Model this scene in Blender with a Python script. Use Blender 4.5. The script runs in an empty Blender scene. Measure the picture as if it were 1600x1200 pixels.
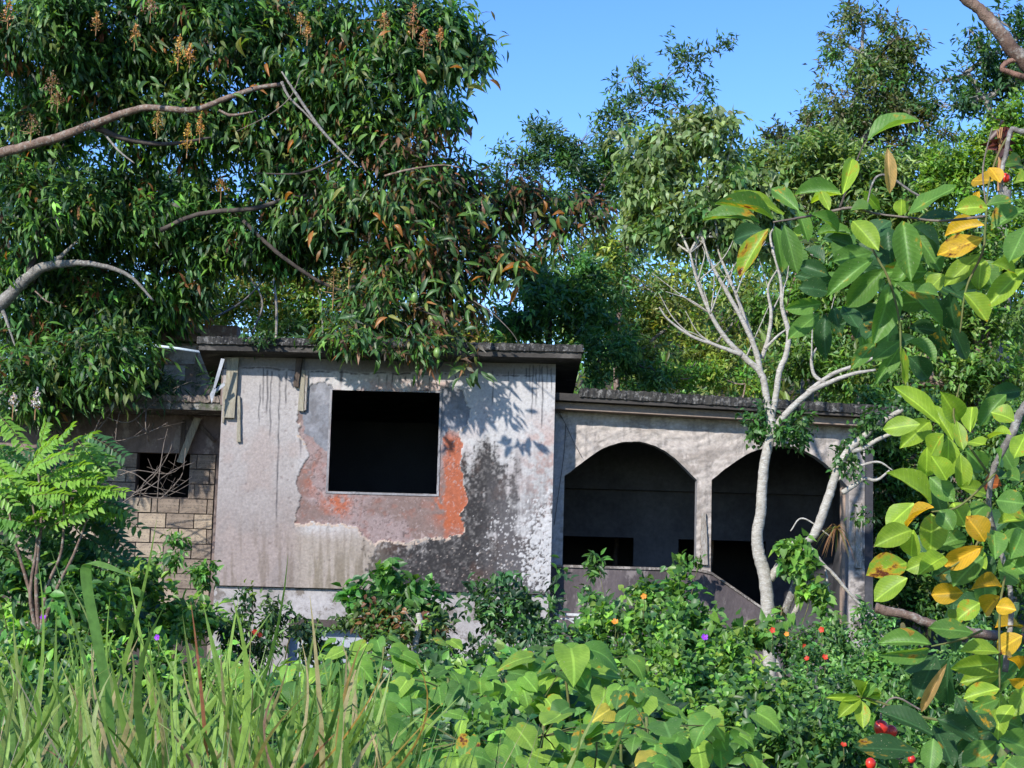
import bpy, math, random
import numpy as np
from mathutils import Vector, Matrix

random.seed(7)
rng = np.random.default_rng(11)
sc = bpy.context.scene
col = sc.collection

# ---------------------------------------------------------------- camera
FPX = 2500.0
TH, RO = math.radians(7.0), math.radians(1.6)
cF = np.array([0, math.cos(TH), math.sin(TH)])
cR0 = np.array([1.0, 0, 0])
cU0 = np.array([0, -math.sin(TH), math.cos(TH)])
cR = math.cos(RO) * cR0 + math.sin(RO) * cU0
cU = -math.sin(RO) * cR0 + math.cos(RO) * cU0

cam_d = bpy.data.cameras.new('camera')
cam_d.sensor_width = 36.0
cam_d.lens = 36.0 * FPX / 1600.0
cam_d.clip_start = 0.05
cam_d.clip_end = 2000
cam = bpy.data.objects.new('camera', cam_d)
col.objects.link(cam)
cam.matrix_world = Matrix(((cR[0], cU[0], -cF[0], 0), (cR[1], cU[1], -cF[1], 0), (cR[2], cU[2], -cF[2], 0), (0, 0, 0, 1)))
sc.camera = cam

# ---------------------------------------------------------------- sky, sun, exposure
SUN_AZ, SUN_EL = math.radians(-147.0), math.radians(31.0)
sdir = Vector((math.sin(SUN_AZ) * math.cos(SUN_EL), math.cos(SUN_AZ) * math.cos(SUN_EL), math.sin(SUN_EL)))
world = bpy.data.worlds.new('World')
sc.world = world
world.use_nodes = True
wn = world.node_tree
bg = wn.nodes['Background']
sky = wn.nodes.new('ShaderNodeTexSky')
sky.sky_type = 'NISHITA'
sky.sun_disc = False
sky.sun_elevation = SUN_EL
sky.sun_rotation = SUN_AZ % (2 * math.pi)
sky.air_density = 1.0
sky.dust_density = 0.0
sky.ozone_density = 3.0
hs = wn.nodes.new('ShaderNodeHueSaturation')
hs.inputs['Saturation'].default_value = 1.27
hs.inputs['Hue'].default_value = 0.515
wn.links.new(sky.outputs[0], hs.inputs['Color'])
wn.links.new(hs.outputs[0], bg.inputs[0])
bg.inputs[1].default_value = 0.13
sun_d = bpy.data.lights.new('sun', 'SUN')
sun_d.energy = 3.3
sun_d.angle = math.radians(1.2)
sun_d.color = (1.0, 0.95, 0.86)
sun = bpy.data.objects.new('sun', sun_d)
col.objects.link(sun)
sun.rotation_euler = sdir.to_track_quat('Z', 'Y').to_euler()
vs = sc.view_settings
vs.view_transform = 'Standard'
vs.look = 'None'
vs.exposure = 1.15
vs.gamma = 1.0
vs.use_curve_mapping = False
sc.render.engine = 'CYCLES'
cy = sc.cycles
cy.max_bounces = 6
cy.diffuse_bounces = 4
cy.glossy_bounces = 2
cy.transmission_bounces = 4
cy.transparent_max_bounces = 4
cy.use_denoising = True
cy.sample_clamp_indirect = 6.0


# ---------------------------------------------------------------- helpers
def P(px, py, Y):
    """point on the vertical plane at depth Y seen at photo pixel (px, py)"""
    px = np.asarray(px, float); py = np.asarray(py, float); Y = np.asarray(Y, float)
    d = cF + ((px - 800) / FPX)[..., None] * cR - ((py - 600) / FPX)[..., None] * cU
    return d * (Y / d[..., 1])[..., None]


def proj(p):
    d = p @ cF
    return 800 + FPX * (p @ cR) / d, 600 - FPX * (p @ cU) / d


def tag(o, label=None, cat=None, group=None, kind=None):
    if label: o['label'] = label
    if cat: o['category'] = cat
    if group: o['group'] = group
    if kind: o['kind'] = kind
    return o


def empty(name, loc, label=None, cat=None, group=None):
    o = bpy.data.objects.new(name, None)
    o.empty_display_size = 0.2
    o.location = loc
    col.objects.link(o)
    return tag(o, label, cat, group)


def link(name, me, parent=None, mat=None, world_space=True):
    if mat is not None and not me.materials:
        me.materials.append(mat)
    o = bpy.data.objects.new(name, me)
    col.objects.link(o)
    if parent is not None:
        o.parent = parent
        if world_space:
            o.matrix_parent_inverse = Matrix.Identity(4)
            L = Vector((0, 0, 0))
            q = parent
            while q is not None:
                L += q.location
                q = q.parent
            o.location = -L
    return o


def mesh(name, verts, faces, smooth=False, cols=None):
    me = bpy.data.meshes.new(name)
    verts = np.asarray(verts, np.float32)
    if isinstance(faces, np.ndarray):
        n, k = faces.shape
        me.vertices.add(len(verts)); me.vertices.foreach_set('co', verts.ravel())
        me.loops.add(n * k); me.loops.foreach_set('vertex_index', faces.astype(np.int32).ravel())
        me.polygons.add(n)
        me.polygons.foreach_set('loop_start', (np.arange(n) * k).astype(np.int32))
        me.update(calc_edges=True)
    else:
        me.from_pydata(verts.tolist(), [], faces)
        me.update()
    if smooth:
        me.polygons.foreach_set('use_smooth', [True] * len(me.polygons))
    if cols is not None:
        a = me.attributes.new('Col', 'FLOAT_COLOR', 'POINT')
        c = np.ones((len(verts), 4), np.float32); c[:, :3] = cols
        a.data.foreach_set('color', c.ravel())
    return me


class MB:
    def __init__(s): s.v = []; s.f = []
    def add(s, v, f):
        b = len(s.v); s.v += [tuple(map(float, q)) for q in v]; s.f += [tuple(b + i for i in g) for g in f]
    def hexa(s, p):
        s.add(p, [(0, 3, 2, 1), (4, 5, 6, 7), (0, 1, 5, 4), (1, 2, 6, 5), (2, 3, 7, 6), (3, 0, 4, 7)])
    def box(s, x0, x1, y0, y1, z0, z1):
        s.hexa([(x0, y0, z0), (x1, y0, z0), (x1, y1, z0), (x0, y1, z0), (x0, y0, z1), (x1, y0, z1), (x1, y1, z1), (x0, y1, z1)])
    def tube(s, pts, radii, k=6, jit=0.0, cap=True):
        pts = [np.asarray(p, float) for p in pts]
        up = np.array([0.13, 0.31, 0.94]); rings = []
        for i, p in enumerate(pts):
            t = pts[min(i + 1, len(pts) - 1)] - pts[max(i - 1, 0)]
            t = t / (np.linalg.norm(t) + 1e-9)
            a = np.cross(t, up)
            if np.linalg.norm(a) < 0.1: a = np.cross(t, [1, 0, 0.2])
            a /= np.linalg.norm(a); b = np.cross(t, a)
            r = radii[i]
            ring = []
            for j in range(k):
                an = 2 * math.pi * j / k
                rr = r * (1 + (random.uniform(-jit, jit) if jit else 0))
                ring.append(p + rr * (math.cos(an) * a + math.sin(an) * b))
            rings.append(ring)
        v = [q for r in rings for q in r]
        f = []
        for i in range(len(pts) - 1):
            for j in range(k):
                j2 = (j + 1) % k
                f.append((i * k + j, i * k + j2, (i + 1) * k + j2, (i + 1) * k + j))
        if cap:
            f.append(tuple(range(k - 1, -1, -1))); f.append(tuple((len(pts) - 1) * k + j for j in range(k)))
        s.add(v, f)
    def build(s, name, mat, parent=None, smooth=False):
        me = mesh(name, s.v, s.f, smooth)
        return link(name, me, parent, mat)


def smooth_path(pts, radii, n=6, wob=0.0):
    """Catmull-Rom through the given points"""
    pts = [np.asarray(p, float) for p in pts]
    P_ = [2 * pts[0] - pts[1]] + pts + [2 * pts[-1] - pts[-2]]
    R_ = [radii[0]] + list(radii) + [radii[-1]]
    out, rr = [], []
    for i in range(1, len(P_) - 2):
        for j in range(n):
            t = j / n
            a, b, c, d = P_[i - 1], P_[i], P_[i + 1], P_[i + 2]
            q = 0.5 * (2 * b + (c - a) * t + (2 * a - 5 * b + 4 * c - d) * t * t + (3 * b - a - 3 * c + d) * t ** 3)
            r = R_[i] * (1 - t) + R_[i + 1] * t
            out.append(q + np.array([random.gauss(0, wob * r) for _ in range(3)])); rr.append(r)
    out.append(pts[-1]); rr.append(radii[-1])
    return out, rr


# value noise -----------------------------------------------------
def _h(ix, iy, seed):
    n = (ix.astype(np.int64) * 374761393 + iy.astype(np.int64) * 668265263 + seed * 1442695041) & 0xffffffff
    n = ((n ^ (n >> 13)) * 1274126177) & 0xffffffff
    return ((n ^ (n >> 16)) & 0xffff) / 65535.0


def vnoise(x, y, seed=0):
    ix, iy = np.floor(x), np.floor(y); fx, fy = x - ix, y - iy
    fx = fx * fx * (3 - 2 * fx); fy = fy * fy * (3 - 2 * fy)
    a, b, c, d = _h(ix, iy, seed), _h(ix + 1, iy, seed), _h(ix, iy + 1, seed), _h(ix + 1, iy + 1, seed)
    return (a * (1 - fx) + b * fx) * (1 - fy) + (c * (1 - fx) + d * fx) * fy


def fbm(x, y, oct=4, seed=0):
    s, a, t = 0, 1.0, 0
    x = x + 0 * y; y = y + 0 * x
    for i in range(oct):
        s = s + a * vnoise(x, y, seed + i * 17); t += a; a *= 0.55
        x, y = 1.62 * x - 1.21 * y + 3.7, 1.21 * x + 1.62 * y - 1.9
    return s / t


def spots(x, y, f, seed):
    """round-ish blotch field without lattice direction"""
    u, v = 0.83 * x - 0.56 * y, 0.56 * x + 0.83 * y
    w1, w2 = fbm(u * f * .8, v * f * .8, 2, seed + 5) - .5, fbm(u * f * .8, v * f * .8, 2, seed + 9) - .5
    return vnoise(u * f + 2.2 * w1, v * f + 2.2 * w2, seed)


def flecks(x, y, f, seed, dens, rmax=.48):
    """1 inside irregular round flecks: one jittered fleck per cell, present where dens (0..1) allows"""
    x = x + (fbm(x * f * .9, y * f * .9, 2, seed + 3) - .5) * .55 / f; y = y + (fbm(x * f * .9, y * f * .9, 2, seed + 7) - .5) * .55 / f
    u, v = (0.83 * x - 0.56 * y) * f, (0.56 * x + 0.83 * y) * f
    iu, iv = np.floor(u), np.floor(v); out = np.zeros(x.shape)
    for du in (-1, 0, 1):
        for dv in (-1, 0, 1):
            cu, cv = iu + du, iv + dv
            a, b, r, q = _h(cu, cv, seed), _h(cu, cv, seed + 1), _h(cu, cv, seed + 2), _h(cu, cv, seed + 4)
            d = np.hypot(u - cu - a, v - cv - b)
            rr = rmax * (.25 + .75 * r)
            out = np.maximum(out, (q < dens) * np.clip((rr - d) / .12 + .5, 0, 1))
    return out


def sst(a, b, x):
    t = np.clip((x - a) / (b - a), 0, 1)
    return t * t * (3 - 2 * t)


def in_poly(x, y, poly):
    ins = np.zeros(x.shape, bool); n = len(poly)
    for i in range(n):
        x0, y0 = poly[i]; x1, y1 = poly[(i + 1) % n]
        if y0 == y1: continue
        c = ((y0 > y) != (y1 > y)) & (x < (x1 - x0) * (y - y0) / (y1 - y0) + x0)
        ins ^= c
    return ins


def mix(a, b, m):
    return a * (1 - m[..., None]) + np.asarray(b) * m[..., None]


# ---------------------------------------------------------------- materials
def new_mat(name):
    m = bpy.data.materials.new(name); m.use_nodes = True
    nt = m.node_tree
    for n in list(nt.nodes): nt.nodes.remove(n)
    out = nt.nodes.new('ShaderNodeOutputMaterial')
    return m, nt, out


def N(nt, t, **kw):
    n = nt.nodes.new(t)
    for k, v in kw.items():
        if k in n.inputs: n.inputs[k].default_value = v
        else: setattr(n, k, v)
    return n


def mixc(nt, fac, a, b, mode='MIX'):
    n = nt.nodes.new('ShaderNodeMix'); n.data_type = 'RGBA'; n.blend_type = mode
    for i, v in ((0, fac), (6, a), (7, b)):
        if hasattr(v, 'links'): nt.links.new(v, n.inputs[i])
        else: n.inputs[i].default_value = v
    return n.outputs[2]


def ramp(nt, src, stops):
    r = nt.nodes.new('ShaderNodeValToRGB')
    els = r.color_ramp.elements
    while len(els) < len(stops): els.new(0.5)
    for e, (p, c) in zip(els, stops):
        e.position = p; e.color = (c, c, c, 1) if isinstance(c, (int, float)) else (*c, 1)
    nt.links.new(src, r.inputs[0])
    return r.outputs[0]


def surf_mat(name, c0, c1, scale=3.0, rough=0.9, bump=0.3, fine=40.0, c2=None, stretch=(1, 1, 1), attr=False, spec=0.25, moss=None):
    """weathered surface: two or three tones mixed by noise, fine grain, bump"""
    m, nt, out = new_mat(name)
    tc = N(nt, 'ShaderNodeTexCoord'); mp = N(nt, 'ShaderNodeMapping'); mp.inputs['Scale'].default_value = stretch
    nt.links.new(tc.outputs['Object'], mp.inputs[0])
    n1 = N(nt, 'ShaderNodeTexNoise', Scale=scale, Detail=8.0, Roughness=0.65)
    n2 = N(nt, 'ShaderNodeTexNoise', Scale=fine, Detail=6.0, Roughness=0.7)
    for n in (n1, n2): nt.links.new(mp.outputs[0], n.inputs['Vector'])
    if attr:
        at = N(nt, 'ShaderNodeAttribute', attribute_name='Col')
        base = at.outputs['Color']
    else:
        base = mixc(nt, ramp(nt, n1.outputs[0], [(0.38, 0.0), (0.62, 1.0)]), (*c0, 1), (*c1, 1))
        if c2:
            n3 = N(nt, 'ShaderNodeTexNoise', Scale=scale * 2.7, Detail=10.0, Roughness=0.75)
            nt.links.new(mp.outputs[0], n3.inputs['Vector'])
            base = mixc(nt, ramp(nt, n3.outputs[0], [(0.52, 0.0), (0.60, 1.0)]), base, (*c2, 1))
    g = ramp(nt, n2.outputs[0], [(0.25, 0.72), (0.75, 1.22)])
    base = mixc(nt, 1.0, base, g, 'MULTIPLY')
    if moss:
        geo = N(nt, 'ShaderNodeNewGeometry'); sp = N(nt, 'ShaderNodeSeparateXYZ')
        nt.links.new(geo.outputs['Normal'], sp.inputs[0])
        n4 = N(nt, 'ShaderNodeTexNoise', Scale=6.0, Detail=8.0, Roughness=0.7)
        nt.links.new(tc.outputs['Object'], n4.inputs['Vector'])
        ad = N(nt, 'ShaderNodeMath', operation='MULTIPLY_ADD'); ad.inputs[1].default_value = 0.5
        nt.links.new(sp.outputs[2], ad.inputs[0]); nt.links.new(n4.outputs[0], ad.inputs[2])
        base = mixc(nt, ramp(nt, ad.outputs[0], [(0.52, 0.0), (0.66, 0.8)]), base, (*moss, 1))
    b = N(nt, 'ShaderNodeBsdfPrincipled', Roughness=rough)
    b.inputs['Specular IOR Level'].default_value = spec
    nt.links.new(base, b.inputs['Base Color'])
    bp = N(nt, 'ShaderNodeBump', Strength=bump, Distance=0.01)
    nt.links.new(n2.outputs[0], bp.inputs['Height']); nt.links.new(bp.outputs[0], b.inputs['Normal'])
    nt.links.new(b.outputs[0], out.inputs[0])
    return m


def leaf_mat(name, trans=0.35, rough=0.42, spec=0.4, single=False, veins=0.0, spots=False):
    """leaf: reflecting + translucent. single=True takes the object's own colour (one object per leaf)"""
    m, nt, out = new_mat(name)
    if single:
        oi = N(nt, 'ShaderNodeObjectInfo'); base = oi.outputs['Color']
    else:
        at = N(nt, 'ShaderNodeAttribute', attribute_name='Col'); base = at.outputs['Color']
    tc = N(nt, 'ShaderNodeTexCoord')
    bumpsrc = None
    if single:
        sp = N(nt, 'ShaderNodeSeparateXYZ'); nt.links.new(tc.outputs['Object'], sp.inputs[0])
        ab = N(nt, 'ShaderNodeMath', operation='ABSOLUTE'); nt.links.new(sp.outputs[0], ab.inputs[0])
        # side veins: bands slanting away from the midrib
        sv = N(nt, 'ShaderNodeMath', operation='MULTIPLY_ADD'); sv.inputs[1].default_value = -0.55
        nt.links.new(ab.outputs[0], sv.inputs[0]); nt.links.new(sp.outputs[1], sv.inputs[2])
        fq = N(nt, 'ShaderNodeMath', operation='MULTIPLY'); fq.inputs[1].default_value = 70.0
        nt.links.new(sv.outputs[0], fq.inputs[0])
        sn = N(nt, 'ShaderNodeMath', operation='SINE'); nt.links.new(fq.outputs[0], sn.inputs[0])
        vein = ramp(nt, sn.outputs[0], [(0.80, 0.0), (1.0, 0.28 * veins)])
        mid = ramp(nt, ab.outputs[0], [(0.018, 0.85 * veins), (0.045, 0.0)])
        lighter = mixc(nt, 1.0, base, (1.8, 1.7, 1.9, 1), 'MULTIPLY')
        base = mixc(nt, vein, base, lighter)
        base = mixc(nt, mid, base, lighter)
        bumpsrc = sn.outputs[0]
        # tone drift and blemishes, different on every leaf
        ofs = N(nt, 'ShaderNodeMath', operation='MULTIPLY'); ofs.inputs[1].default_value = 37.0
        nt.links.new(oi.outputs['Random'], ofs.inputs[0])
        cb = N(nt, 'ShaderNodeCombineXYZ'); nt.links.new(ofs.outputs[0], cb.inputs[2])
        va = N(nt, 'ShaderNodeVectorMath', operation='ADD')
        nt.links.new(tc.outputs['Object'], va.inputs[0]); nt.links.new(cb.outputs[0], va.inputs[1])
        nz = N(nt, 'ShaderNodeTexNoise', Scale=2.6, Detail=6.0, Roughness=0.6); nt.links.new(va.outputs[0], nz.inputs['Vector'])
        base = mixc(nt, 1.0, base, ramp(nt, nz.outputs[0], [(0.3, (0.75, 0.8, 0.75)), (0.7, (1.25, 1.15, 1.1))]), 'MULTIPLY')
        if spots:
            # alpha of the object colour drives how far the rust spreads
            th = N(nt, 'ShaderNodeMath', operation='MULTIPLY_ADD'); th.inputs[1].default_value = 0.9
            inv = N(nt, 'ShaderNodeMath', operation='SUBTRACT'); inv.inputs[0].default_value = 1.0
            nt.links.new(oi.outputs['Alpha'], inv.inputs[1])
            nt.links.new(inv.outputs[0], th.inputs[0]); nt.links.new(nz.outputs[0], th.inputs[2])
            yl = ramp(nt, th.outputs[0], [(0.66, 0.0), (0.74, 1.0)])
            base = mixc(nt, yl, base, (0.42, 0.24, 0.02, 1))
            br = ramp(nt, th.outputs[0], [(0.74, 0.0), (0.80, 1.0)])
            base = mixc(nt, br, base, (0.10, 0.025, 0.01, 1))
            n5 = N(nt, 'ShaderNodeTexNoise', Scale=24.0, Detail=2.0); nt.links.new(va.outputs[0], n5.inputs['Vector'])
            base = mixc(nt, ramp(nt, n5.outputs[0], [(0.70, 0.0), (0.73, 0.75)]), base, (0.45, 0.42, 0.30, 1))
    else:
        nz = N(nt, 'ShaderNodeTexNoise', Scale=55.0, Detail=2.0); nt.links.new(tc.outputs['Object'], nz.inputs['Vector'])
        base = mixc(nt, 1.0, base, ramp(nt, nz.outputs[0], [(0.3, 0.82), (0.7, 1.18)]), 'MULTIPLY')
    b = N(nt, 'ShaderNodeBsdfPrincipled', Roughness=rough)
    b.inputs['Specular IOR Level'].default_value = spec
    nt.links.new(base, b.inputs['Base Color'])
    if bumpsrc is not None:
        bp = N(nt, 'ShaderNodeBump', Strength=0.07 * veins, Distance=0.004)
        nt.links.new(bumpsrc, bp.inputs['Height']); nt.links.new(bp.outputs[0], b.inputs['Normal'])
    tr = N(nt, 'ShaderNodeBsdfTranslucent')
    tcol = mixc(nt, 1.0, base, (2.3, 2.1, 0.7, 1), 'MULTIPLY')
    nt.links.new(tcol, tr.inputs[0])
    mx = N(nt, 'ShaderNodeMixShader'); mx.inputs[0].default_value = trans
    nt.links.new(b.outputs[0], mx.inputs[1]); nt.links.new(tr.outputs[0], mx.inputs[2])
    nt.links.new(mx.outputs[0], out.inputs[0])
    return m


M = {}
M['wall'] = surf_mat('painted_wall', None, None, attr=True, bump=0.25, fine=28, rough=0.88)
M['arcade'] = surf_mat('rough_render', None, None, attr=True, bump=0.9, fine=16, rough=0.95)
M['slab'] = surf_mat('slab_concrete', (0.05, 0.048, 0.045), (0.13, 0.12, 0.11), scale=2.2, bump=0.9, fine=45, c2=(0.30, 0.29, 0.27), moss=(0.035, 0.06, 0.018))
M['black_slab'] = surf_mat('blackened_slab', (0.030, 0.028, 0.027), (0.055, 0.050, 0.045), scale=1.6, bump=0.5, fine=30, stretch=(0.5, 1, 1), c2=(0.09, 0.082, 0.075))
M['soffit'] = surf_mat('soffit_concrete', (0.030, 0.028, 0.028), (0.080, 0.070, 0.062), scale=1.2, bump=0.3, stretch=(0.4, 1, 1))
M['fascia'] = surf_mat('fascia_grit', (0.018, 0.018, 0.019), (0.045, 0.043, 0.04), scale=5, bump=1.0, fine=70, c2=(0.16, 0.155, 0.15))
M['block'] = surf_mat('concrete_block', (0.245, 0.195, 0.155), (0.155, 0.122, 0.10), scale=2.5, bump=0.8, fine=34, c2=(0.09, 0.078, 0.068))
M['mortar'] = surf_mat('mortar', (0.07, 0.055, 0.05), (0.045, 0.038, 0.035), scale=3, bump=0.8)
M['band'] = surf_mat('stained_render', (0.20, 0.15, 0.135), (0.10, 0.078, 0.072), scale=1.4, bump=0.4, fine=22, c2=(0.25, 0.205, 0.18), stretch=(1, 1, 0.6))
M['parapet'] = surf_mat('parapet_render', (0.098, 0.081, 0.085), (0.051, 0.043, 0.047), scale=1.6, bump=0.5, fine=30, c2=(0.162, 0.140, 0.140), stretch=(1, 1, 0.4))
M['plinth'] = surf_mat('plinth_render', (0.340, 0.320, 0.320), (0.245, 0.224, 0.218), scale=1.8, bump=0.4, fine=24, c2=(0.150, 0.129, 0.116))
M['plinth_in'] = surf_mat('plinth_recess', (0.350, 0.371, 0.420), (0.280, 0.301, 0.350), scale=1.2, bump=0.2)
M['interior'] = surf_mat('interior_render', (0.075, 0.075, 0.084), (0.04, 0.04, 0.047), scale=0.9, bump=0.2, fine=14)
M['dark_room'] = surf_mat('unlit_room', (0.035, 0.037, 0.045), (0.022, 0.024, 0.03), scale=0.8, bump=0.1)  # wall tone darkened so the rooms behind the openings read as unlit
M['jamb'] = surf_mat('jamb_render', (0.270, 0.262, 0.277), (0.165, 0.158, 0.165), scale=3.0, bump=0.4)
M['mossy'] = surf_mat('mossy_masonry', (0.13, 0.10, 0.085), (0.22, 0.19, 0.17), scale=2.4, bump=0.9, fine=26, c2=(0.045, 0.06, 0.03))
M['wood'] = surf_mat('weathered_wood', (0.285, 0.255, 0.195), (0.188, 0.165, 0.128), scale=5, bump=0.6, fine=26, c2=(0.315, 0.315, 0.255), stretch=(5, 5, 0.7))
M['wood_dark'] = surf_mat('dark_wood', (0.10, 0.075, 0.06), (0.055, 0.042, 0.035), scale=5, bump=0.6, fine=26, stretch=(5, 5, 0.7))
M['wood_white'] = surf_mat('peeling_white_wood', (0.330, 0.307, 0.285), (0.225, 0.195, 0.165), scale=6, bump=0.9, fine=22, c2=(0.120, 0.083, 0.060), stretch=(6, 6, 1))
M['pale_metal'] = surf_mat('pale_flashing', (0.360, 0.376, 0.400), (0.208, 0.216, 0.240), scale=6, bump=0.2, rough=0.5)
M['pvc'] = surf_mat('pvc_pipe', (0.468, 0.535, 0.612), (0.357, 0.425, 0.493), scale=4, bump=0.05, rough=0.4)
M['bark'] = surf_mat('brown_bark', (0.10, 0.065, 0.05), (0.20, 0.14, 0.11), scale=7, bump=1.0, fine=38, c2=(0.27, 0.25, 0.22))
M['bark_red'] = surf_mat('reddish_bark', (0.15, 0.075, 0.055), (0.27, 0.16, 0.12), scale=9, bump=1.0, fine=40, c2=(0.07, 0.045, 0.04))
M['bark_dark'] = surf_mat('dark_bark', (0.045, 0.036, 0.033), (0.09, 0.075, 0.065), scale=6, bump=1.0, fine=30)
M['bark_pale'] = surf_mat('pale_lichen_bark', (0.38, 0.355, 0.31), (0.25, 0.225, 0.19), scale=16, bump=1.0, fine=60, c2=(0.46, 0.45, 0.42), stretch=(.5, .5, 1.6))
M['bark_grey'] = surf_mat('grey_lichen_bark', (0.221, 0.204, 0.187), (0.128, 0.115, 0.106), scale=14, bump=0.9, fine=50, c2=(0.340, 0.340, 0.315))
M['twig'] = surf_mat('dry_twig', (0.20, 0.165, 0.14), (0.11, 0.09, 0.08), scale=12, bump=0.5)
M['green_stem'] = surf_mat('green_stem', (0.10, 0.13, 0.04), (0.14, 0.12, 0.05), scale=12, bump=0.2)
M['ground'] = surf_mat('leaf_litter_soil', (0.045, 0.035, 0.024), (0.08, 0.065, 0.04), scale=2, bump=1.0, fine=25, c2=(0.03, 0.05, 0.015))
M['leaf'] = leaf_mat('leaf_mixed')
M['leaf_gloss'] = leaf_mat('leaf_glossy', trans=0.34, rough=0.50, spec=0.38)
M['leaf_one'] = leaf_mat('leaf_single', single=True, veins=0.6, trans=0.33)
M['leaf_ackee'] = leaf_mat('leaf_large', single=True, veins=1.0, trans=0.42, rough=0.48, spec=0.32, spots=True)
M['leaf_broad'] = leaf_mat('leaf_broad', single=True, veins=1.0, trans=0.42, rough=0.55, spec=0.25, spots=True)
M['grass'] = leaf_mat('grass_blade', trans=0.38, rough=0.5, spec=0.3)
def flat(name, c, rough=0.6, trans=0.0):
    m, nt, out = new_mat(name)
    tc = N(nt, 'ShaderNodeTexCoord')
    n = N(nt, 'ShaderNodeTexNoise', Scale=30.0, Detail=4.0); nt.links.new(tc.outputs['Object'], n.inputs['Vector'])
    b = N(nt, 'ShaderNodeBsdfPrincipled', Roughness=rough)
    nt.links.new(mixc(nt, 1.0, (*c, 1), ramp(nt, n.outputs[0], [(0.3, 0.7), (0.7, 1.25)]), 'MULTIPLY'), b.inputs['Base Color'])
    if trans:
        tr = N(nt, 'ShaderNodeBsdfTranslucent', Color=(*c, 1)); mx = N(nt, 'ShaderNodeMixShader'); mx.inputs[0].default_value = trans
        nt.links.new(b.outputs[0], mx.inputs[1]); nt.links.new(tr.outputs[0], mx.inputs[2]); nt.links.new(mx.outputs[0], out.inputs[0])
    else: nt.links.new(b.outputs[0], out.inputs[0])
    return m
M['purple'] = flat('purple_petal', (0.30, 0.04, 0.62), trans=0.3)
M['redfl'] = flat('red_petal', (0.62, 0.05, 0.02), trans=0.3)
M['orangefl'] = flat('orange_petal', (0.75, 0.28, 0.03), trans=0.3)
M['whitefl'] = flat('white_petal', (0.62, 0.56, 0.62), trans=0.3)
M['ackee_fruit'] = flat('red_fruit_skin', (0.55, 0.03, 0.015), rough=0.35)
M['mango_fruit'] = flat('green_fruit_skin', (0.13, 0.22, 0.05), rough=0.4)
M['panicle'] = flat('tan_panicle', (0.42, 0.23, 0.10), trans=0.2)
M['white_paint'] = surf_mat('white_paint_metal', (0.496, 0.504, 0.528), (0.400, 0.400, 0.416), scale=8, bump=0.1, rough=0.5)

# ---------------------------------------------------------------- ground
def ground_h(x, y):
    base = -1.75 + 0.06 * np.sin(x * 0.7) + 0.05 * np.sin(y * 0.9 + x * 0.3)
    up = np.clip((y - 27.5) / 26.0, 0, 1.15)
    side = sst(-3.0, 7.0, x)
    hill = (4.4 + 6.2 * side) * up ** 1.1 + 0.35 * (fbm(x * 0.2, y * 0.2, 3, 5) - 0.5) * (y > 27)
    far = np.clip((y - 60) / 900, 0, 1) * -30
    return base + hill + far


gx = np.concatenate([np.linspace(-900, -45, 9), np.linspace(-40, 40, 81), np.linspace(45, 900, 9)])
gy = np.concatenate([np.linspace(-300, -10, 7), np.linspace(-6, 64, 71), np.linspace(75, 1500, 10)])
GX, GY = np.meshgrid(gx, gy)
GV = np.stack([GX, GY, ground_h(GX, GY)], -1).reshape(-1, 3)
nx, ny = len(gx), len(gy)
ii = (np.arange(ny - 1)[:, None] * nx + np.arange(nx - 1)[None]).ravel()
tag(link('ground', mesh('ground', GV, np.stack([ii, ii + 1, ii + nx + 1, ii + nx], 1), True), None, M['ground']), kind='structure')


# ================================================================ THE HOUSE
HOUSE = empty('abandoned_house', (0.6, 23.0, -1.7), 'abandoned unpainted concrete house with arched porch, empty window and flat roof slabs', 'house')
XL, XR, YM, ZB, ZT = -4.0, 0.60, 22.0, -0.175, 3.02


def streaks(px, py, lst):
    """thin dark run-down stains: (x, y0, y1, width)"""
    m = np.zeros(px.shape)
    for i, (x, y0, y1, w) in enumerate(lst):
        wob = (fbm(py * 0.05, px * 0 + i, 2, i) - 0.5) * 3
        k = np.clip(1.3 - np.abs(px - x - wob - (py - y0) * -0.02) / w, 0, 1) * sst(y0 - 2, y0 + 2, py) * (1 - sst(y1 - 18, y1, py))
        m = np.maximum(m, k * (0.55 + 0.6 * fbm(py * 0.12, px * 0 + i, 2, 40 + i)))
    return np.clip(m, 0, 1)


STK = [(412, 575, 640, 1.2), (418, 578, 655, 1.5), (424, 580, 690, 1.2), (406, 600, 670, 1), (437, 585, 820, 1.3), (448, 580, 640, 1.2), (534, 578, 610, 2.6),
       (593, 590, 607, 1.0), (605, 585, 610, 1), (613, 582, 612, 1.2), (625, 590, 606, 1), (634, 588, 606, 1.4), (645, 584, 610, 1), (653, 583, 613, 1.4),
       (671, 590, 610, 1), (690, 585, 600, 1), (738, 580, 602, 1), (770, 580, 640, 1.2), (795, 580, 606, 1), (803, 575, 600, 1), (828, 570, 615, 1), (833, 570, 660, 1.2),
       (838, 575, 640, 1.0), (843, 570, 610, 1.3), (848, 572, 675, 1.3), (855, 570, 612, 1.0), (862, 575, 620, 1.0), (470, 640, 700, 1.2), (822, 575, 600, 1.1)]
PATCH = [(484, 606), (500, 600), (514, 604), (522, 612), (684, 612), (690, 606), (718, 608), (727, 620), (736, 640), (734, 662), (720, 668), (721, 700), (722, 768), (729, 790),
         (722, 808), (728, 820), (722, 834), (700, 838), (685, 834), (660, 845), (630, 846), (606, 848), (584, 850), (570, 838), (556, 822), (530, 820), (500, 816), (466, 820),
         (463, 790), (467, 755), (470, 735), (480, 716), (481, 700), (478, 692), (468, 670), (465, 655), (474, 640), (478, 622)]
GREY_A = [(484, 602), (500, 598), (514, 602), (522, 612), (518, 660), (514, 700), (496, 692), (478, 680), (472, 660), (474, 640), (480, 620)]
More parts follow.
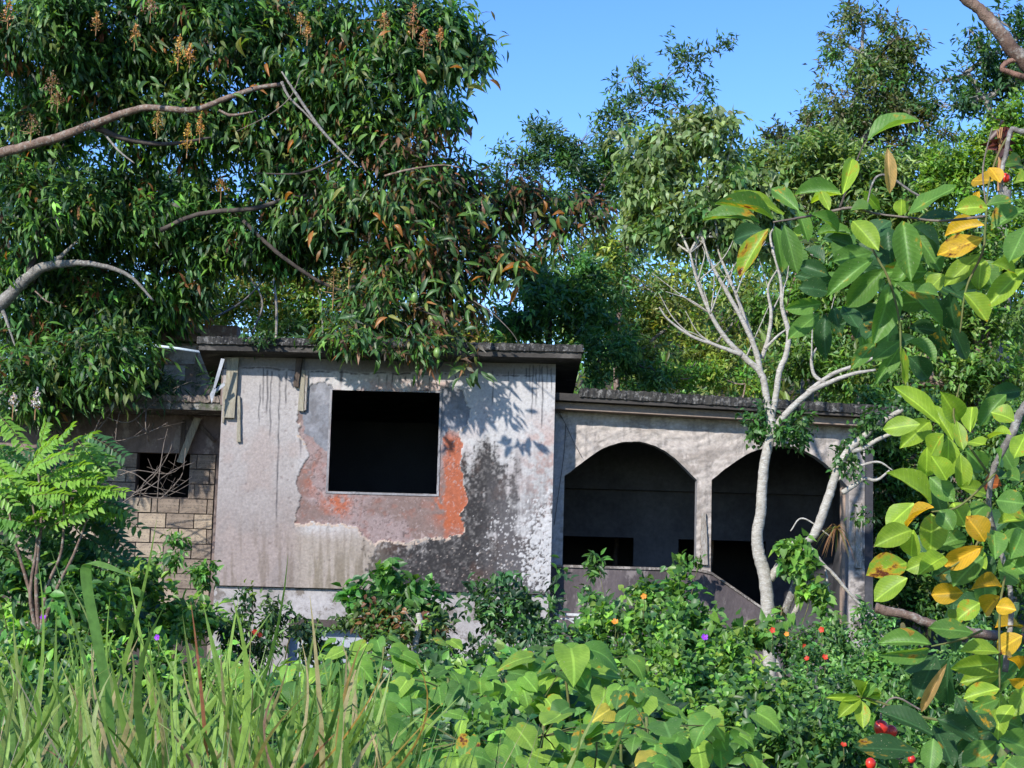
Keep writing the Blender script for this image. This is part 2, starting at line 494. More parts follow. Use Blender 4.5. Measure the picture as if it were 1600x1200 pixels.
GREY_B = [(684, 606), (718, 604), (730, 618), (738, 640), (736, 664), (716, 672), (700, 668), (694, 690), (684, 700)]


def wall_paint(x, z):
    p = np.stack([x, np.full(x.shape, YM), z], -1)
    px, py = proj(p)
    wx = px + (fbm(px * 0.045, py * 0.045, 5, 1) - 0.5) * 22
    wy = py + (fbm(px * 0.045, py * 0.045, 5, 2) - 0.5) * 22
    n1 = fbm(px * 0.02, py * 0.02, 5, 3); n2 = fbm(px * 0.11, py * 0.11, 4, 4); n3 = fbm(px * 0.32, py * 0.32, 3, 5)
    vs_ = fbm(px * 0.16, py * 0.018, 4, 6)
    c = np.ones(x.shape + (3,)) * np.array([0.56, 0.545, 0.55])
    # the left bay is dustier and pinker, browner towards the ground
    left = 1 - sst(455, 490, wx)
    c = mix(c, (0.43, 0.395, 0.385), left * 0.9)
    c = mix(c, (0.29, 0.24, 0.225), left * sst(600, 900, py + (n1 - .5) * 160) * 0.9)
    c = mix(c, (0.40, 0.325, 0.30), left * sst(0.50, 0.68, n1) * 0.5)
    c = mix(c, (0.47, 0.37, 0.355), (1 - left) * sst(0.50, 0.66, n1) * 0.35)
    # pink showing at the right corner
    pk = sst(795, 850, wx) * sst(640, 700, py) * sst(0.38, 0.6, n2)
    c = mix(c, (0.52, 0.33, 0.29), pk * 0.7)
    c = mix(c, (0.56, 0.40, 0.36), sst(590, 600, py) * (1 - sst(612, 622, py)) * (wx > 560) * (wx < 700) * sst(.4, .55, n2) * 0.8)
    # black growth spreading from the foot and from the right of the window
    d1 = sst(742, 925, py - 0.12 * (px - 640)) * sst(520, 640, px)
    d2 = np.exp(-((wx - 762 + .18 * (py - 700)) / (40.0 + 26 * sst(650, 800, py))) ** 2) * sst(635, 760, py) * 1.0
    d3 = sst(800, 860, py) * sst(470, 700, px)
    dk = np.maximum(np.maximum(d1 * 1.25, d2), d3)
    dk = dk - 0.75 * sst(812, 838, wx) * (1 - sst(905, 925, py))
    dk = np.clip(dk * 1.35 + (vs_ - 0.5) * 1.2 + (n2 - 0.5) * .9 + (n3 - .5) * .7 - 0.14, 0, 1)
    dk = dk * sst(0.08, 0.4, np.maximum(np.maximum(d1, d2), d3))
    c = mix(c, (0.16, 0.145, 0.14), sst(.05, .9, dk) * 0.9)
    c = mix(c, (0.028, 0.026, 0.028), sst(0.38, 1.12, dk + (n3 - .5) * 1.0 + (n2 - .5) * .6) * 0.97)
    c = mix(c, (0.10, 0.055, 0.04), sst(0.6, 0.95, dk) * sst(0.55, 0.7, n1) * 0.5)
    # dirt running down at the lower left
    tn = sst(812, 850, wy) * sst(440, 480, px) * (1 - sst(640, 720, px))
    c = np.where((dk < .55)[..., None], mix(c, (0.36, 0.30, 0.25), tn * 0.85), c)
    dl = sst(770, 900, py) * (1 - sst(560, 640, px)) * sst(0.46, 0.66, vs_)
    c = mix(c, (0.22, 0.175, 0.145), dl * 0.7)
    gb = sst(830, 900, py) * sst(460, 500, px) * (1 - sst(540, 620, px)) * sst(0.3, 0.5, vs_)
    c = mix(c, (0.24, 0.20, 0.15), gb * 0.8)
    # flaking white at the corner foot and white pits
    smoke = sst(650, 850, py) * sst(738, 790, wx) * np.clip(.30 + 1.1 * (vs_ - .35) + .8 * (n2 - .5), 0, 1)
    c = mix(c, (0.12, 0.112, 0.118), np.clip(smoke * 1.5, 0, .92))
    zone = sst(806, 868, wx) * sst(760, 850, wy) * (1 - sst(905, 930, py))
    fl = np.maximum(flecks(px, py, .30, 61, zone * .95, .75), flecks(px, py, .17, 71, zone * .85, .85))
    fl = np.maximum(fl, flecks(px, py, .5, 81, zone * .7, .6)) * (zone > 0.02)
    c = mix(c, (0.075, 0.068, 0.068), sst(.05, .4, zone) * sst(.3, .5, n2 * .5 + vs_ * .5) * .85)
    c = mix(c, (0.60, 0.59, 0.60), fl * .88)
    pit = flecks(px, py, .26, 91, .45 * sst(735, 800, wx) * sst(775, 830, py) * (1 - sst(905, 925, py)), .5)
    c = mix(c, (0.55, 0.53, 0.53), pit * .85)
    pit2 = flecks(px, py, .34, 95, .10 * sst(590, 660, wx) * sst(845, 865, py), .4)
    c = mix(c, (0.45, 0.38, 0.34), pit2 * .8)
    # top band of bare grit under the soffit
    band = 1 - sst(572, 575, wy * 0.35 + py * 0.65 - (px - 350) * 0.016 - (px > 470) * 4)
    c = mix(c, (0.22, 0.20, 0.19), band * (0.75 + .25 * n3))
    edge = np.exp(-((wy * 0.35 + py * 0.65 - (px - 350) * 0.016 - (px > 470) * 4 - 575.5) / 1.3) ** 2)
    c = mix(c, (0.05, 0.045, 0.045), edge * sst(0.35, 0.55, n2))
    # the seam of the left bay
    c = mix(c, (0.12, 0.11, 0.12), np.exp(-((px - 474 + (py - 600) * 0.04) / 1.4) ** 2) * (1 - sst(690, 730, py)) * 0.8)
    c = mix(c, (0.035, 0.035, 0.045), streaks(px, py, STK) * 0.88)
    # where the coat has fallen: brown scratch coat, orange primer, grey repair
    pm = in_poly(wx, wy, PATCH)
    rim = in_poly(px + (wx - px) * 1.15, py + (wy - py) * 1.15 - 5, PATCH) & ~pm
    pc = np.ones(x.shape + (3,)) * np.array([0.235, 0.165, 0.15])
    pc = mix(pc, (0.33, 0.25, 0.245), sst(0.45, 0.6, n1))
    pc = mix(pc, (0.20, 0.13, 0.12), sst(0.52, 0.70, n2) * 0.3)
    org = sst(690, 698, wx) * sst(668, 690, wy) * (1 - 0.5 * sst(815, 838, wy))
    org = np.maximum(org, np.exp(-(((wx - 527) / 24) ** 2 + ((wy - 785) / 20) ** 2)) * 1.2 * sst(.3, .6, n2))
    org = np.maximum(org, np.exp(-(((wx - 688) / 14) ** 2 + ((wy - 790) / 26) ** 2)) * sst(.3, .55, n2))
    org = np.maximum(org, np.exp(-(((wx - 486) / 12) ** 2 + ((wy - 740) / 40) ** 2)) * .5 * sst(.35, .6, n2))
    org = np.maximum(org, sst(0.58, 0.70, n2) * 0.18)
    pc = mix(pc, (0.46, 0.115, 0.045), np.clip(org, 0, 1) * (0.70 + 0.3 * vs_))
    pc = mix(pc, (0.10, 0.07, 0.07), sst(0.62, 0.70, n3) * sst(.5, .6, n1 + .05) * 0.7)
    pc = mix(pc, (0.45, 0.36, 0.35), sst(0.80, 0.86, spots(px, py, .4, 8)) * 0.5)
    g = in_poly(wx, wy, GREY_A) | in_poly(wx, wy, GREY_B)
    gc = np.ones(x.shape + (3,)) * np.array([0.23, 0.235, 0.265])
    gc = mix(gc, (0.17, 0.165, 0.18), sst(0.45, 0.62, n2) * .7)
    gc = mix(gc, (0.36, 0.36, 0.40), sst(0.56, 0.68, n1) * .6)
    pc = np.where(g[..., None], gc, pc)
    c = np.where(rim[..., None] & (n3[..., None] > 0.42), np.array([0.50, 0.39, 0.32]), c)
    c = np.where(pm[..., None], pc, c)
    # pinholes and chips over everything
    ch = flecks(px, py, .11, 33, .28 + 0 * px, .22)
    c = mix(c, (0.20, 0.15, 0.14), ch * 0.4 * (1 - 0.5 * g))
    c = c * 0.70 * (0.86 + 0.28 * n3)[..., None]
    disp = pm * 0.016 + (n2 - 0.5) * 0.006 + (n3 - .5) * 0.004 - fl * 0.005 + ch * 0.004
    return c, disp


def grid_panel(x0, x1, zlo, zhi, Y, step, fn, nrow=None):
    """a wall face between two curves zlo(x), zhi(x): vertices, faces, colours"""
    nxx = max(2, int(abs(x1 - x0) / step) + 1)
    xs = np.linspace(x0, x1, nxx)
    lo = zlo(xs) if callable(zlo) else np.full(nxx, zlo)
    hi = zhi(xs) if callable(zhi) else np.full(nxx, zhi)
    nz = nrow or max(2, int((hi - lo).max() / step) + 1)
    t = np.linspace(0, 1, nz)[:, None]
    Xg = np.repeat(xs[None], nz, 0); Zg = lo[None] * (1 - t) + hi[None] * t
    c, d = fn(Xg, Zg)
    edge = np.ones(d.shape)
    if Y == YM:      # flush only along the rim of the opening
        edge[(Xg > wx0 - 1e-4) & (Xg < wx1 + 1e-4) & (Zg > wz0 - 1e-4) & (Zg < wz1 + 1e-4)] = 0
    if Y == YM:
        chip = sst(.55, .75, fbm(Xg * 9, Zg * 9, 3, 44)) * .028
        zin, xin = (Zg > wz0 - 1e-4) & (Zg < wz1 + 1e-4), (Xg > wx0 - 1e-4) & (Xg < wx1 + 1e-4)
        Xg = Xg - chip * (np.abs(Xg - wx0) < 1e-4) * zin + chip * (np.abs(Xg - wx1) < 1e-4) * zin
        Zg = Zg - chip * (np.abs(Zg - wz0) < 1e-4) * xin + chip * .5 * (np.abs(Zg - wz1) < 1e-4) * xin
    V = np.stack([Xg, Y + d * edge, Zg], -1).reshape(-1, 3)
    i = (np.arange(nz - 1)[:, None] * nxx + np.arange(nxx - 1)[None]).ravel()
    F = np.stack([i, i + 1, i + nxx + 1, i + nxx], 1)
    return V, F, c.reshape(-1, 3)


def join_panels(pl):
    V, F, C = [], [], []; b = 0
    for v, f, c in pl:
        V.append(v); F.append(f + b); C.append(c); b += len(v)
    return np.concatenate(V), np.concatenate(F), np.concatenate(C)


wx0, wx1, wz0, wz1 = -2.485, -0.995, 1.15, 2.55
st = 0.0125
pan = [grid_panel(XL, wx0, ZB, ZT, YM, st, wall_paint), grid_panel(wx1, XR, ZB, ZT, YM, st, wall_paint),
       grid_panel(wx0, wx1, ZB, wz0, YM, st, wall_paint), grid_panel(wx0, wx1, wz1, ZT, YM, st, wall_paint)]
V, F, C = join_panels(pan)
front = link('front_wall', mesh('front_wall', V, F, False, C), HOUSE, M['wall'])
front['label'] = 'white painted wall with peeled orange patch round the window and black mildew'
T = 0.17
b = MB()   # body behind the painted face
b.box(XL, wx0, YM + .001, YM + T, ZB, ZT); b.box(wx1, XR, YM + .001, YM + T, ZB, ZT)
b.box(wx0 + .0, wx1, YM + .03, YM + T, ZB, wz0); b.box(wx0, wx1, YM + .03, YM + T, wz1, ZT)
# faces of those boxes sit 1 mm behind; displaced face hides them
for i in range(len(b.v)):
    x, y, z = b.v[i]
    if y < YM + 0.02: b.v[i] = (x, YM + 0.03, z)
b.build('wall_core', M['jamb'], HOUSE)
rv = MB()  # reveals of the window
rv.box(wx0 - .032, wx0, YM + .004, YM + T + .004, wz0 - .03, wz1 + .01); rv.box(wx1, wx1 + .032, YM + .004, YM + T + .004, wz0 - .03, wz1 + .01)
rv.box(wx0, wx1, YM + .003, YM + T + .003, wz0 - .032, wz0); rv.box(wx0, wx1, YM + .003, YM + T + .003, wz1, wz1 + .022)
rv.build('window_reveal', M['jamb'], HOUSE)
# side walls of the main block and the room behind the window
s = MB(); s.box(XL, XL + T, YM + T, 27.0, ZB - 1.5, 2.6); s.box(XR - T, XR, YM + T, 27.0, ZB - 1.5, 2.8); s.box(XL + T, XR - T, 26.83, 27.0, ZB - 1.5, 2.2)
s.build('side_wall', M['band'], HOUSE)
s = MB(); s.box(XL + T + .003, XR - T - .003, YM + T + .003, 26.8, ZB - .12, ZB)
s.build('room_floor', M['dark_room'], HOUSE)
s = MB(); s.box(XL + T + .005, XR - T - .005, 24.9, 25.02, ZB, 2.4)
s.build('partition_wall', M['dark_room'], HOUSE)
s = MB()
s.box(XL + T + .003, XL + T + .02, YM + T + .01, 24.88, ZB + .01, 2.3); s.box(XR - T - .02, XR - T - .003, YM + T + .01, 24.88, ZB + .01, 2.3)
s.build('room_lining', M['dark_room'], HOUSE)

# roof slab over the main block: thick, tilting down to the back
def slab(name, pts_top, th, mat, lip=None):
    m_ = MB()
    m_.hexa([(x, y, z - th) for x, y, z in pts_top] + list(pts_top))
    return m_.build(name, mat, HOUSE)


RF = 21.60
roof_pts = [(-4.28, RF, 3.13), (0.935, RF, 3.16), (0.935, 26.6, 2.77), (-4.64, 26.6, 2.42)]
sl = slab('roof_slab', roof_pts, 0.13, M['black_slab'])
g = MB()   # gritty weathered drip edge on the slab, irregular
def rough_edge(a, b_, dy, z0, z1, n, jit):
    a = np.array(a, float); b_ = np.array(b_, float)
    lo, hi = [], []
    for i in range(n + 1):
        t = i / n; q = a * (1 - t) + b_ * t
        lo.append(q + [0, random.uniform(-jit, jit), z0 + random.uniform(-jit, jit) * .5]); hi.append(q + [0, random.uniform(-jit, jit), z1 + random.uniform(-jit, jit)])
    off = np.array([0, dy, 0])
    v = lo + hi + [q + off for q in lo] + [q + off for q in hi]
    k = n + 1
    f = []
    for i in range(n):
        f += [(i, i + 1, k + i + 1, k + i), (k + i, k + i + 1, 3 * k + i + 1, 3 * k + i), (2 * k + i + 1, 2 * k + i, 3 * k + i, 3 * k + i + 1), (i + 1, i, 2 * k + i, 2 * k + i + 1)]
    f += [(0, k, 3 * k, 2 * k), (n, 2 * k + n, 3 * k + n, k + n)]
    return v, f
v, f = rough_edge((-4.305, RF - .035, 3.13), (0.96, RF - .035, 3.16), 0.30, -0.045, 0.055, 190, 0.009)
g.add(v, f)
o = g.build('drip_edge', M['fascia'], sl)
# moss cushions along the roof edge
rubble_me = None

# lintel band under the soffit
s = MB(); s.box(XL - .03, XL - .001, YM + .03, 25.5, 2.3, 2.8); s.build('side_beam', M['band'], HOUSE)

# plinth and basement opening
pz0, pz1, pt = -1.75, ZB, -0.60
s = MB(); Yp = YM + 0.06
s.box(XL + .01, -2.95, Yp, Yp + .2, pz0, pz1 - .012); s.box(-2.95, -1.55, Yp, Yp + .2, pt, pz1 - .012); s.box(-1.55, XR - .02, Yp, Yp + .2, pz0, pz1 - .012)
s.build('plinth_wall', M['plinth'], HOUSE)
s = MB(); s.box(-2.945, -1.555, Yp - .02, Yp + .16, pt - .10, pt - .001); s.build('lintel', M['mortar'], HOUSE)
s = MB(); s.box(-2.95, -1.55, Yp + .17, Yp + .25, pz0, pt - .1); s.build('recessed_panel', M['plinth_in'], HOUSE)

# ---------------------------------------------------------------- arcade
YA, TA = 22.5, 0.22
def curve_fn(pts, dy=0.0):
    w = [P(x, y, YA) for x, y in pts]
    xs = np.array([q[0] for q in w]); zs = np.array([q[2] for q in w])
    xn = (xs - xs.mean()) / (xs[-1] - xs[0]) * 2
    k = np.polyfit(xn, zs, 6, w=np.r_[3, np.ones(len(xs) - 2), 3])
    xf = np.linspace(-1, 1, 49)
    xf = xn[0] + (xf + 1) / 2 * (xn[-1] - xn[0])
    rough = (fbm(np.arange(49) * .55, np.zeros(49), 3, 5) - .5) * .022
    return np.interp(xf, xn, xs), np.polyval(k, xf) + rough
A1x, A1z = curve_fn([(882, 743), (896, 733), (910, 723.5), (927, 710), (945, 699), (957, 694.5), (969.5, 692), (990.5, 690), (1004, 691), (1015, 694), (1026, 697), (1036, 702.5), (1047, 710), (1057, 720), (1078, 737.5), (1089, 750)])
A2x, A2z = curve_fn([(1112, 750), (1124, 740), (1137.5, 730), (1150, 721), (1162, 713), (1176, 706), (1190, 701), (1204, 697.5), (1218, 696.5), (1232, 697.5), (1246, 701), (1259, 705), (1270, 711), (1291.5, 726), (1310, 744), (1326, 762)])
a1 = lambda x: np.interp(x, A1x, A1z)
a2 = lambda x: np.interp(x, A2x, A2z)
top_a = lambda x: 2.50 - 0.035 * (x - 0.6)
xw0, xw1 = XR - .02, 5.0


def render_paint(x, z):
    p = np.stack([x, np.full(x.shape, YA), z], -1)
    px, py = proj(p)
    n1 = fbm(px * 0.02, py * 0.035, 5, 51); n2 = fbm(px * 0.10, py * 0.16, 4, 52); n3 = fbm(px * 0.35, py * 0.4, 3, 53)
    vs_ = fbm(px * 0.2, py * 0.02, 3, 54)
    c = np.ones(x.shape + (3,)) * np.array([0.50, 0.445, 0.41])
    c = mix(c, (0.35, 0.305, 0.275), sst(0.42, 0.62, n1))
    c = mix(c, (0.15, 0.135, 0.13), sst(0.46, 0.64, vs_) * sst(.4, .6, n2) * .55)
    c = mix(c, (0.60, 0.54, 0.50), sst(0.52, 0.66, n2) * 0.6)
    # roof shadow painted along the top, and blackened towards the foot of the columns
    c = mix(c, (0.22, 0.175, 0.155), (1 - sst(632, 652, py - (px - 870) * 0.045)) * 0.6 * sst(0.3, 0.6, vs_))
    c = mix(c, (0.42, 0.42, 0.46), (1 - sst(872, 886, px)) * 0.7)
    c = mix(c, (0.13, 0.115, 0.11), sst(700, 900, py + (n1 - .5) * 150) * sst(1325, 1340, px) * sst(0.35, 0.6, n2) * 1.0)
    c = mix(c, (0.20, 0.17, 0.155), sst(760, 880, py) * (px > 1085) * (px < 1120) * sst(0.42, 0.58, n2) * 0.8)
    c = mix(c, (0.13, 0.11, 0.10), sst(0.60, 0.70, n2) * sst(.5, .6, vs_) * 0.4)
    c = c * 0.72 * (0.84 + 0.32 * n3)[..., None]
    # trowel swirls
    sw = np.sin((px * 0.10 + 5 * fbm(px * 0.03, py * 0.03, 3, 55)) + (py * 0.34 + 7 * fbm(px * 0.025, py * 0.05, 3, 56)))
    disp = sw * 0.0045 + (n2 - 0.5) * 0.016 + (n3 - .5) * 0.008
    return c, disp


sa = 0.017
X1a, X1b, X2a, X2b = A1x[0], A1x[-1], A2x[0], A2x[-1]
pan = [grid_panel(xw0, X1a, -1.2, top_a, YA, sa, render_paint), grid_panel(X1a, X1b, a1, top_a, YA, sa, render_paint),
       grid_panel(X1b, X2a, -0.35, top_a, YA, sa, render_paint), grid_panel(X2a, X2b, a2, top_a, YA, sa, render_paint),
       grid_panel(X2b, xw1, -0.75, top_a, YA, sa, render_paint)]
V, F, C = join_panels(pan)
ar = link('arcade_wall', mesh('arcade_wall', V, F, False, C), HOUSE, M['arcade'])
ar['label'] = 'rough rendered wall with two pointed round arches'
# thickness of the arcade: back face, arch soffits and jambs
b = MB()
def arch_depth(xs, zs):
    n = len(xs)
    v = [(x, YA - .001, z) for x, z in zip(xs, zs)] + [(x, YA + TA, z) for x, z in zip(xs, zs)]
    b.add(v, [(i, i + 1, n + i + 1, n + i) for i in range(n - 1)])
    v = [(x, YA + TA, z) for x, z in zip(xs, zs)] + [(x, YA + TA, top_a(x)) for x in xs]
    b.add(v, [(i + 1, i, n + i, n + i + 1) for i in range(n - 1)])
arch_depth(A1x, A1z); arch_depth(A2x, A2z)
def jamb(x, z0, z1): b.add([(x, YA - .001, z0), (x, YA + TA, z0), (x, YA + TA, z1), (x, YA - .001, z1)], [(0, 1, 2, 3)])
jamb(X1a, -1.2, A1z[0]); jamb(X1b, -.35, A1z[-1]); jamb(X2a, -.35, A2z[0]); jamb(X2b, -.75, A2z[-1])
for xa, xb, zz in ((xw0, X1a, -1.2), (X1b, X2a, -.35), (X2b, xw1, -.75)):
    b.add([(xb, YA + TA, zz), (xa, YA + TA, zz), (xa, YA + TA, 2.45), (xb, YA + TA, 2.33)], [(0, 1, 2, 3)])
b.add([(xw1, YA, -.75), (xw1, YA + TA, -.75), (xw1, YA + TA, 2.33), (xw1, YA, 2.33)], [(0, 1, 2, 3)])
b.build('arch_reveal', M['jamb'], HOUSE)
# inner jamb of the right column; its warm sunlight is put into the tan
s = MB(); s.box(X2b - .035, X2b + .16, YA + TA + .004, YA + TA + .2, -.75, 2.2)
s.build('inner_jamb', surf_mat('sunlit_tan_jamb', (0.42, 0.32, 0.25), (0.30, 0.22, 0.18), scale=2, bump=.3), HOUSE)
# porch roof
pr = MB()
pr.hexa([(XR + .003, 22.1, 2.51), (5.35, 22.1, 2.38), (5.35, 27.2, 2.30), (XR + .003, 27.2, 2.45),
         (XR + .003, 22.1, 2.61), (5.35, 22.1, 2.48), (5.35, 27.2, 2.40), (XR + .003, 27.2, 2.55)])
pr = pr.build('porch_roof', M['soffit'], HOUSE)
g = MB(); v, f = rough_edge((XR + .34, 22.07, 2.61), (5.38, 22.07, 2.47), 0.28, -0.05, 0.075, 160, 0.011); g.add(v, f)
g.build('drip_edge', M['fascia'], pr)
s = MB(); s.hexa([(XR + .004, 22.24, 2.40), (5.2, 22.24, 2.27), (5.2, 22.49, 2.27), (XR + .004, 22.49, 2.40), (XR + .004, 22.24, 2.499), (5.2, 22.24, 2.375), (5.2, 22.49, 2.375), (XR + .004, 22.49, 2.499)])
s.build('porch_beam', surf_mat('porch_beam', (0.26, 0.20, 0.165), (0.15, 0.12, 0.105), scale=1.5, bump=.4, stretch=(.5, 1, 1)), HOUSE)
# porch interior: back wall with door openings, bond beam, right wall, floor
YB = 24.7
s = MB()
def zz(py): return float(P(1000, py, YB)[2])
def xx(px): return float(P(px, 850, YB)[0])
d0, d1_, e0, e1 = xx(868), xx(990), xx(1060), xx(1197)
zl = float(P(1050, 842, YB)[2])
s.box(XR, d0, YB, YB + .12, -.72, zl); s.box(d1_, e0, YB, YB + .12, -.72, zl); s.box(e1, 5.0, YB, YB + .12, -.72, zl)
s.box(XR, 5.0, YB, YB + .12, zl, float(P(1050, 768, YB)[2]))
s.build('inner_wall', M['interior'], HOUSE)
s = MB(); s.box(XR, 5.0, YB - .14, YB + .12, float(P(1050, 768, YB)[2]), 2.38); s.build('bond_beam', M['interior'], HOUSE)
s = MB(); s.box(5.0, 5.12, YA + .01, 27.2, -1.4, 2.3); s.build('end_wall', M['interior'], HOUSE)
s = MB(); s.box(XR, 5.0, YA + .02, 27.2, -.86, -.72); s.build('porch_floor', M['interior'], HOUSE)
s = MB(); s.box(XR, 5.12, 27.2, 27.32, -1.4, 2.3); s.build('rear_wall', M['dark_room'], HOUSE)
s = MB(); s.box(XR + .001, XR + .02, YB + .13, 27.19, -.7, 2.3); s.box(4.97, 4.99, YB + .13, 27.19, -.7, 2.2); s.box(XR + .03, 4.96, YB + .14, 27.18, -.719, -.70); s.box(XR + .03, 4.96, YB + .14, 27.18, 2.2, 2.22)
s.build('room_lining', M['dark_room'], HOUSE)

# parapet stepping down beside the stair, with a coping
YQ = 22.30
def poly_wall(name, prof, y0, y1, mat, parent=HOUSE):
    n = len(prof)
    v = [(x, y0, z) for x, z in prof] + [(x, y1, z) for x, z in prof]
    f = [tuple(range(n)), tuple(range(2 * n - 1, n - 1, -1))] + [(i, n + i, n + (i + 1) % n, (i + 1) % n) for i in range(n)]
    m_ = MB(); m_.add(v, f); return m_.build(name, mat, parent)
q = [P(x, y, YQ) for x, y in ((1090, 893), (1112, 898), (1196, 956), (1240, 987))]
pzt = 0.20
poly_wall('parapet', [(XR + .002, -1.8), (q[3][0], -1.8), (q[3][0], q[3][2]), (q[2][0], q[2][2]), (q[1][0], q[1][2]), (q[0][0], pzt), (XR + .002, pzt)], YQ, YQ + .17, M['parapet'])
s = MB()
def bar(m_, a, b_, y0, y1, th):
    (x0, z0), (x1, z1) = a, b_
    m_.hexa([(x0, y0, z0), (x1, y0, z1), (x1, y1, z1), (x0, y1, z0), (x0, y0, z0 + th), (x1, y0, z1 + th), (x1, y1, z1 + th), (x0, y1, z0 + th)])
bar(s, (XR + .003, pzt + .001), (q[0][0], pzt + .001), YQ - .025, YQ + .19, .035)
bar(s, (q[0][0] + .001, pzt + .001), (q[1][0], q[1][2] + .002), YQ - .025, YQ + .19, .035)
bar(s, (q[1][0] + .001, q[1][2] + .002), (q[2][0], q[2][2] + .002), YQ - .025, YQ + .19, .035)
bar(s, (q[2][0] + .001, q[2][2] + .002), (q[3][0], q[3][2] + .002), YQ - .025, YQ + .19, .035)
s.build('coping', surf_mat('coping', (0.17, 0.145, 0.13), (0.09, 0.08, 0.075), scale=4, bump=.9, c2=(.30, .27, .25)), HOUSE)
for i in range(9):
    s = MB(); x0 = 3.05 + i * .20; z0 = -.32 - i * .15
    s.box(x0, x0 + .21, YQ + .18, YQ + 1.1, z0 - .6, z0); s.build('stair_step', M['parapet'], HOUSE)
s = MB(); s.box(3.6, 5.35, YQ + .12, YQ + .30, -1.8, -.78); s.build('foundation_wall', M['parapet'], HOUSE)
s = MB(); s.box(4.4, 5.4, YQ + .06, YQ + .36, -.78, -.70); s.build('foundation_ledge', M['plinth'], HOUSE)

# ---------------------------------------------------------------- the block wing on the left
YW = 23.3
CW = 0.2165
s = MB()
wwx0, wwx1, wwz0, wwz1 = -5.43, -4.665, 1.065, 1.70
s.box(-8.2, wwx0, YW + .02, YW + .18, -1.8, 1.70); s.box(wwx1, XL - .002, YW + .02, YW + .18, -1.8, 1.70)
s.box(wwx0, wwx1, YW + .02, YW + .18, -1.8, wwz0)
bw = s.build('block_wall', M['mortar'], HOUSE)
s = MB(); s.box(-8.2, XL - .002, YW - .012, YW + .18, 1.705, 2.26); s.build('ring_beam', M['band'], HOUSE)
s = MB(); s.box(-4.27, XL - .002, YW - .022, YW + .018, -1.8, 1.70); s.build('wall_edge_strip', M['band'], HOUSE)
block_meshes = []
for k in range(7):
    bm_ = MB(); n = 5
    L, H, D = 1.0, 1.0, 0.035
    def jj(a): return a + random.uniform(-.012, .012)
    bm_.hexa([(jj(.0), 0, jj(.0)), (jj(1), 0, jj(.0)), (1, 1, 0), (0, 1, 0), (jj(0), 0, jj(1)), (jj(1), 0, jj(1)), (1, 1, 1), (0, 1, 1)])
    me = mesh('concrete_block', bm_.v, bm_.f)
    me.materials.append([M['block'], M['block'], surf_mat('pale_block', (0.37, 0.30, 0.225), (0.27, 0.215, 0.165), scale=3, bump=.8, c2=(.16, .13, .11))][k % 3])
    block_meshes.append(me)
row = 0
z = wwz1 - CW
nblk = 0
while z > -1.1:
    x = -7.4 + (0.2 if row % 2 else 0.0) + random.uniform(-.01, .01)
    while x < -4.30:
        x2 = min(x + 0.405, -4.285)
        segs = [(x, x2)]
        if z + CW * .5 > wwz0:
            segs = []
            if x < wwx0: segs.append((x, min(x2, wwx0)))
            if x2 > wwx1: segs.append((max(x, wwx1), x2))
        for xa, xb in segs:
            if xb - xa < 0.06: continue
            o = bpy.data.objects.new('brick', random.choice(block_meshes)); o.name = 'concrete_block'
            col.objects.link(o); o.parent = bw
            o.matrix_parent_inverse = Matrix.Identity(4)
            dp = random.uniform(.018, .034)
            o.location = Vector((xa + .005, YW + .022 - dp, z + .006))
            o.scale = (xb - xa - random.uniform(.010, .016), dp, CW - random.uniform(.012, .018))
            nblk += 1
        x = x2
    row += 1
    z -= CW
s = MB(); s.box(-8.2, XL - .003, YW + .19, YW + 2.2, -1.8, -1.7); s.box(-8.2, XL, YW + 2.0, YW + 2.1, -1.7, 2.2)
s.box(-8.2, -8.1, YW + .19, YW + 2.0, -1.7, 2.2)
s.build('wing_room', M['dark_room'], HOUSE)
ws = MB(); ws.hexa([(-8.4, 22.6, 2.28), (XL - .04, 22.6, 2.28), (XL - .04, 26.6, 2.2), (-8.4, 26.6, 2.2), (-8.4, 22.6, 2.42), (XL - .04, 22.6, 2.42), (XL - .04, 26.6, 2.34), (-8.4, 26.6, 2.34)])
ws = ws.build('wing_roof', M['slab'], HOUSE)
g = MB(); v, f = rough_edge((-8.4, 22.57, 2.42), (XL - .05, 22.57, 2.42), 0.4, -.03, .06, 150, .016); g.add(v, f); g.build('drip_edge', M['mossy'], ws)
# masonry stub on the wing roof, with its cap
s = MB(); s.box(-5.62, -4.28, 24.52, 24.7, 2.38, 3.50); s.build('upper_wall', M['mossy'], HOUSE)
s = MB(); s.box(-5.50, -4.27, 24.46, 24.76, 3.53, 3.79); s.build('wall_cap', surf_mat('wall_cap', (0.26, 0.19, 0.165), (0.15, 0.11, 0.10), scale=3, bump=.9, c2=(.33, .30, .27)), HOUSE)
s = MB(); s.box(-5.3, -4.9, 24.49, 24.53, 3.18, 3.46); s.box(-4.86, -4.45, 24.49, 24.53, 3.18, 3.46); s.box(-5.45, -5.05, 24.495, 24.53, 2.92, 3.15)
s.build('wall_patch', M['plinth'], HOUSE)

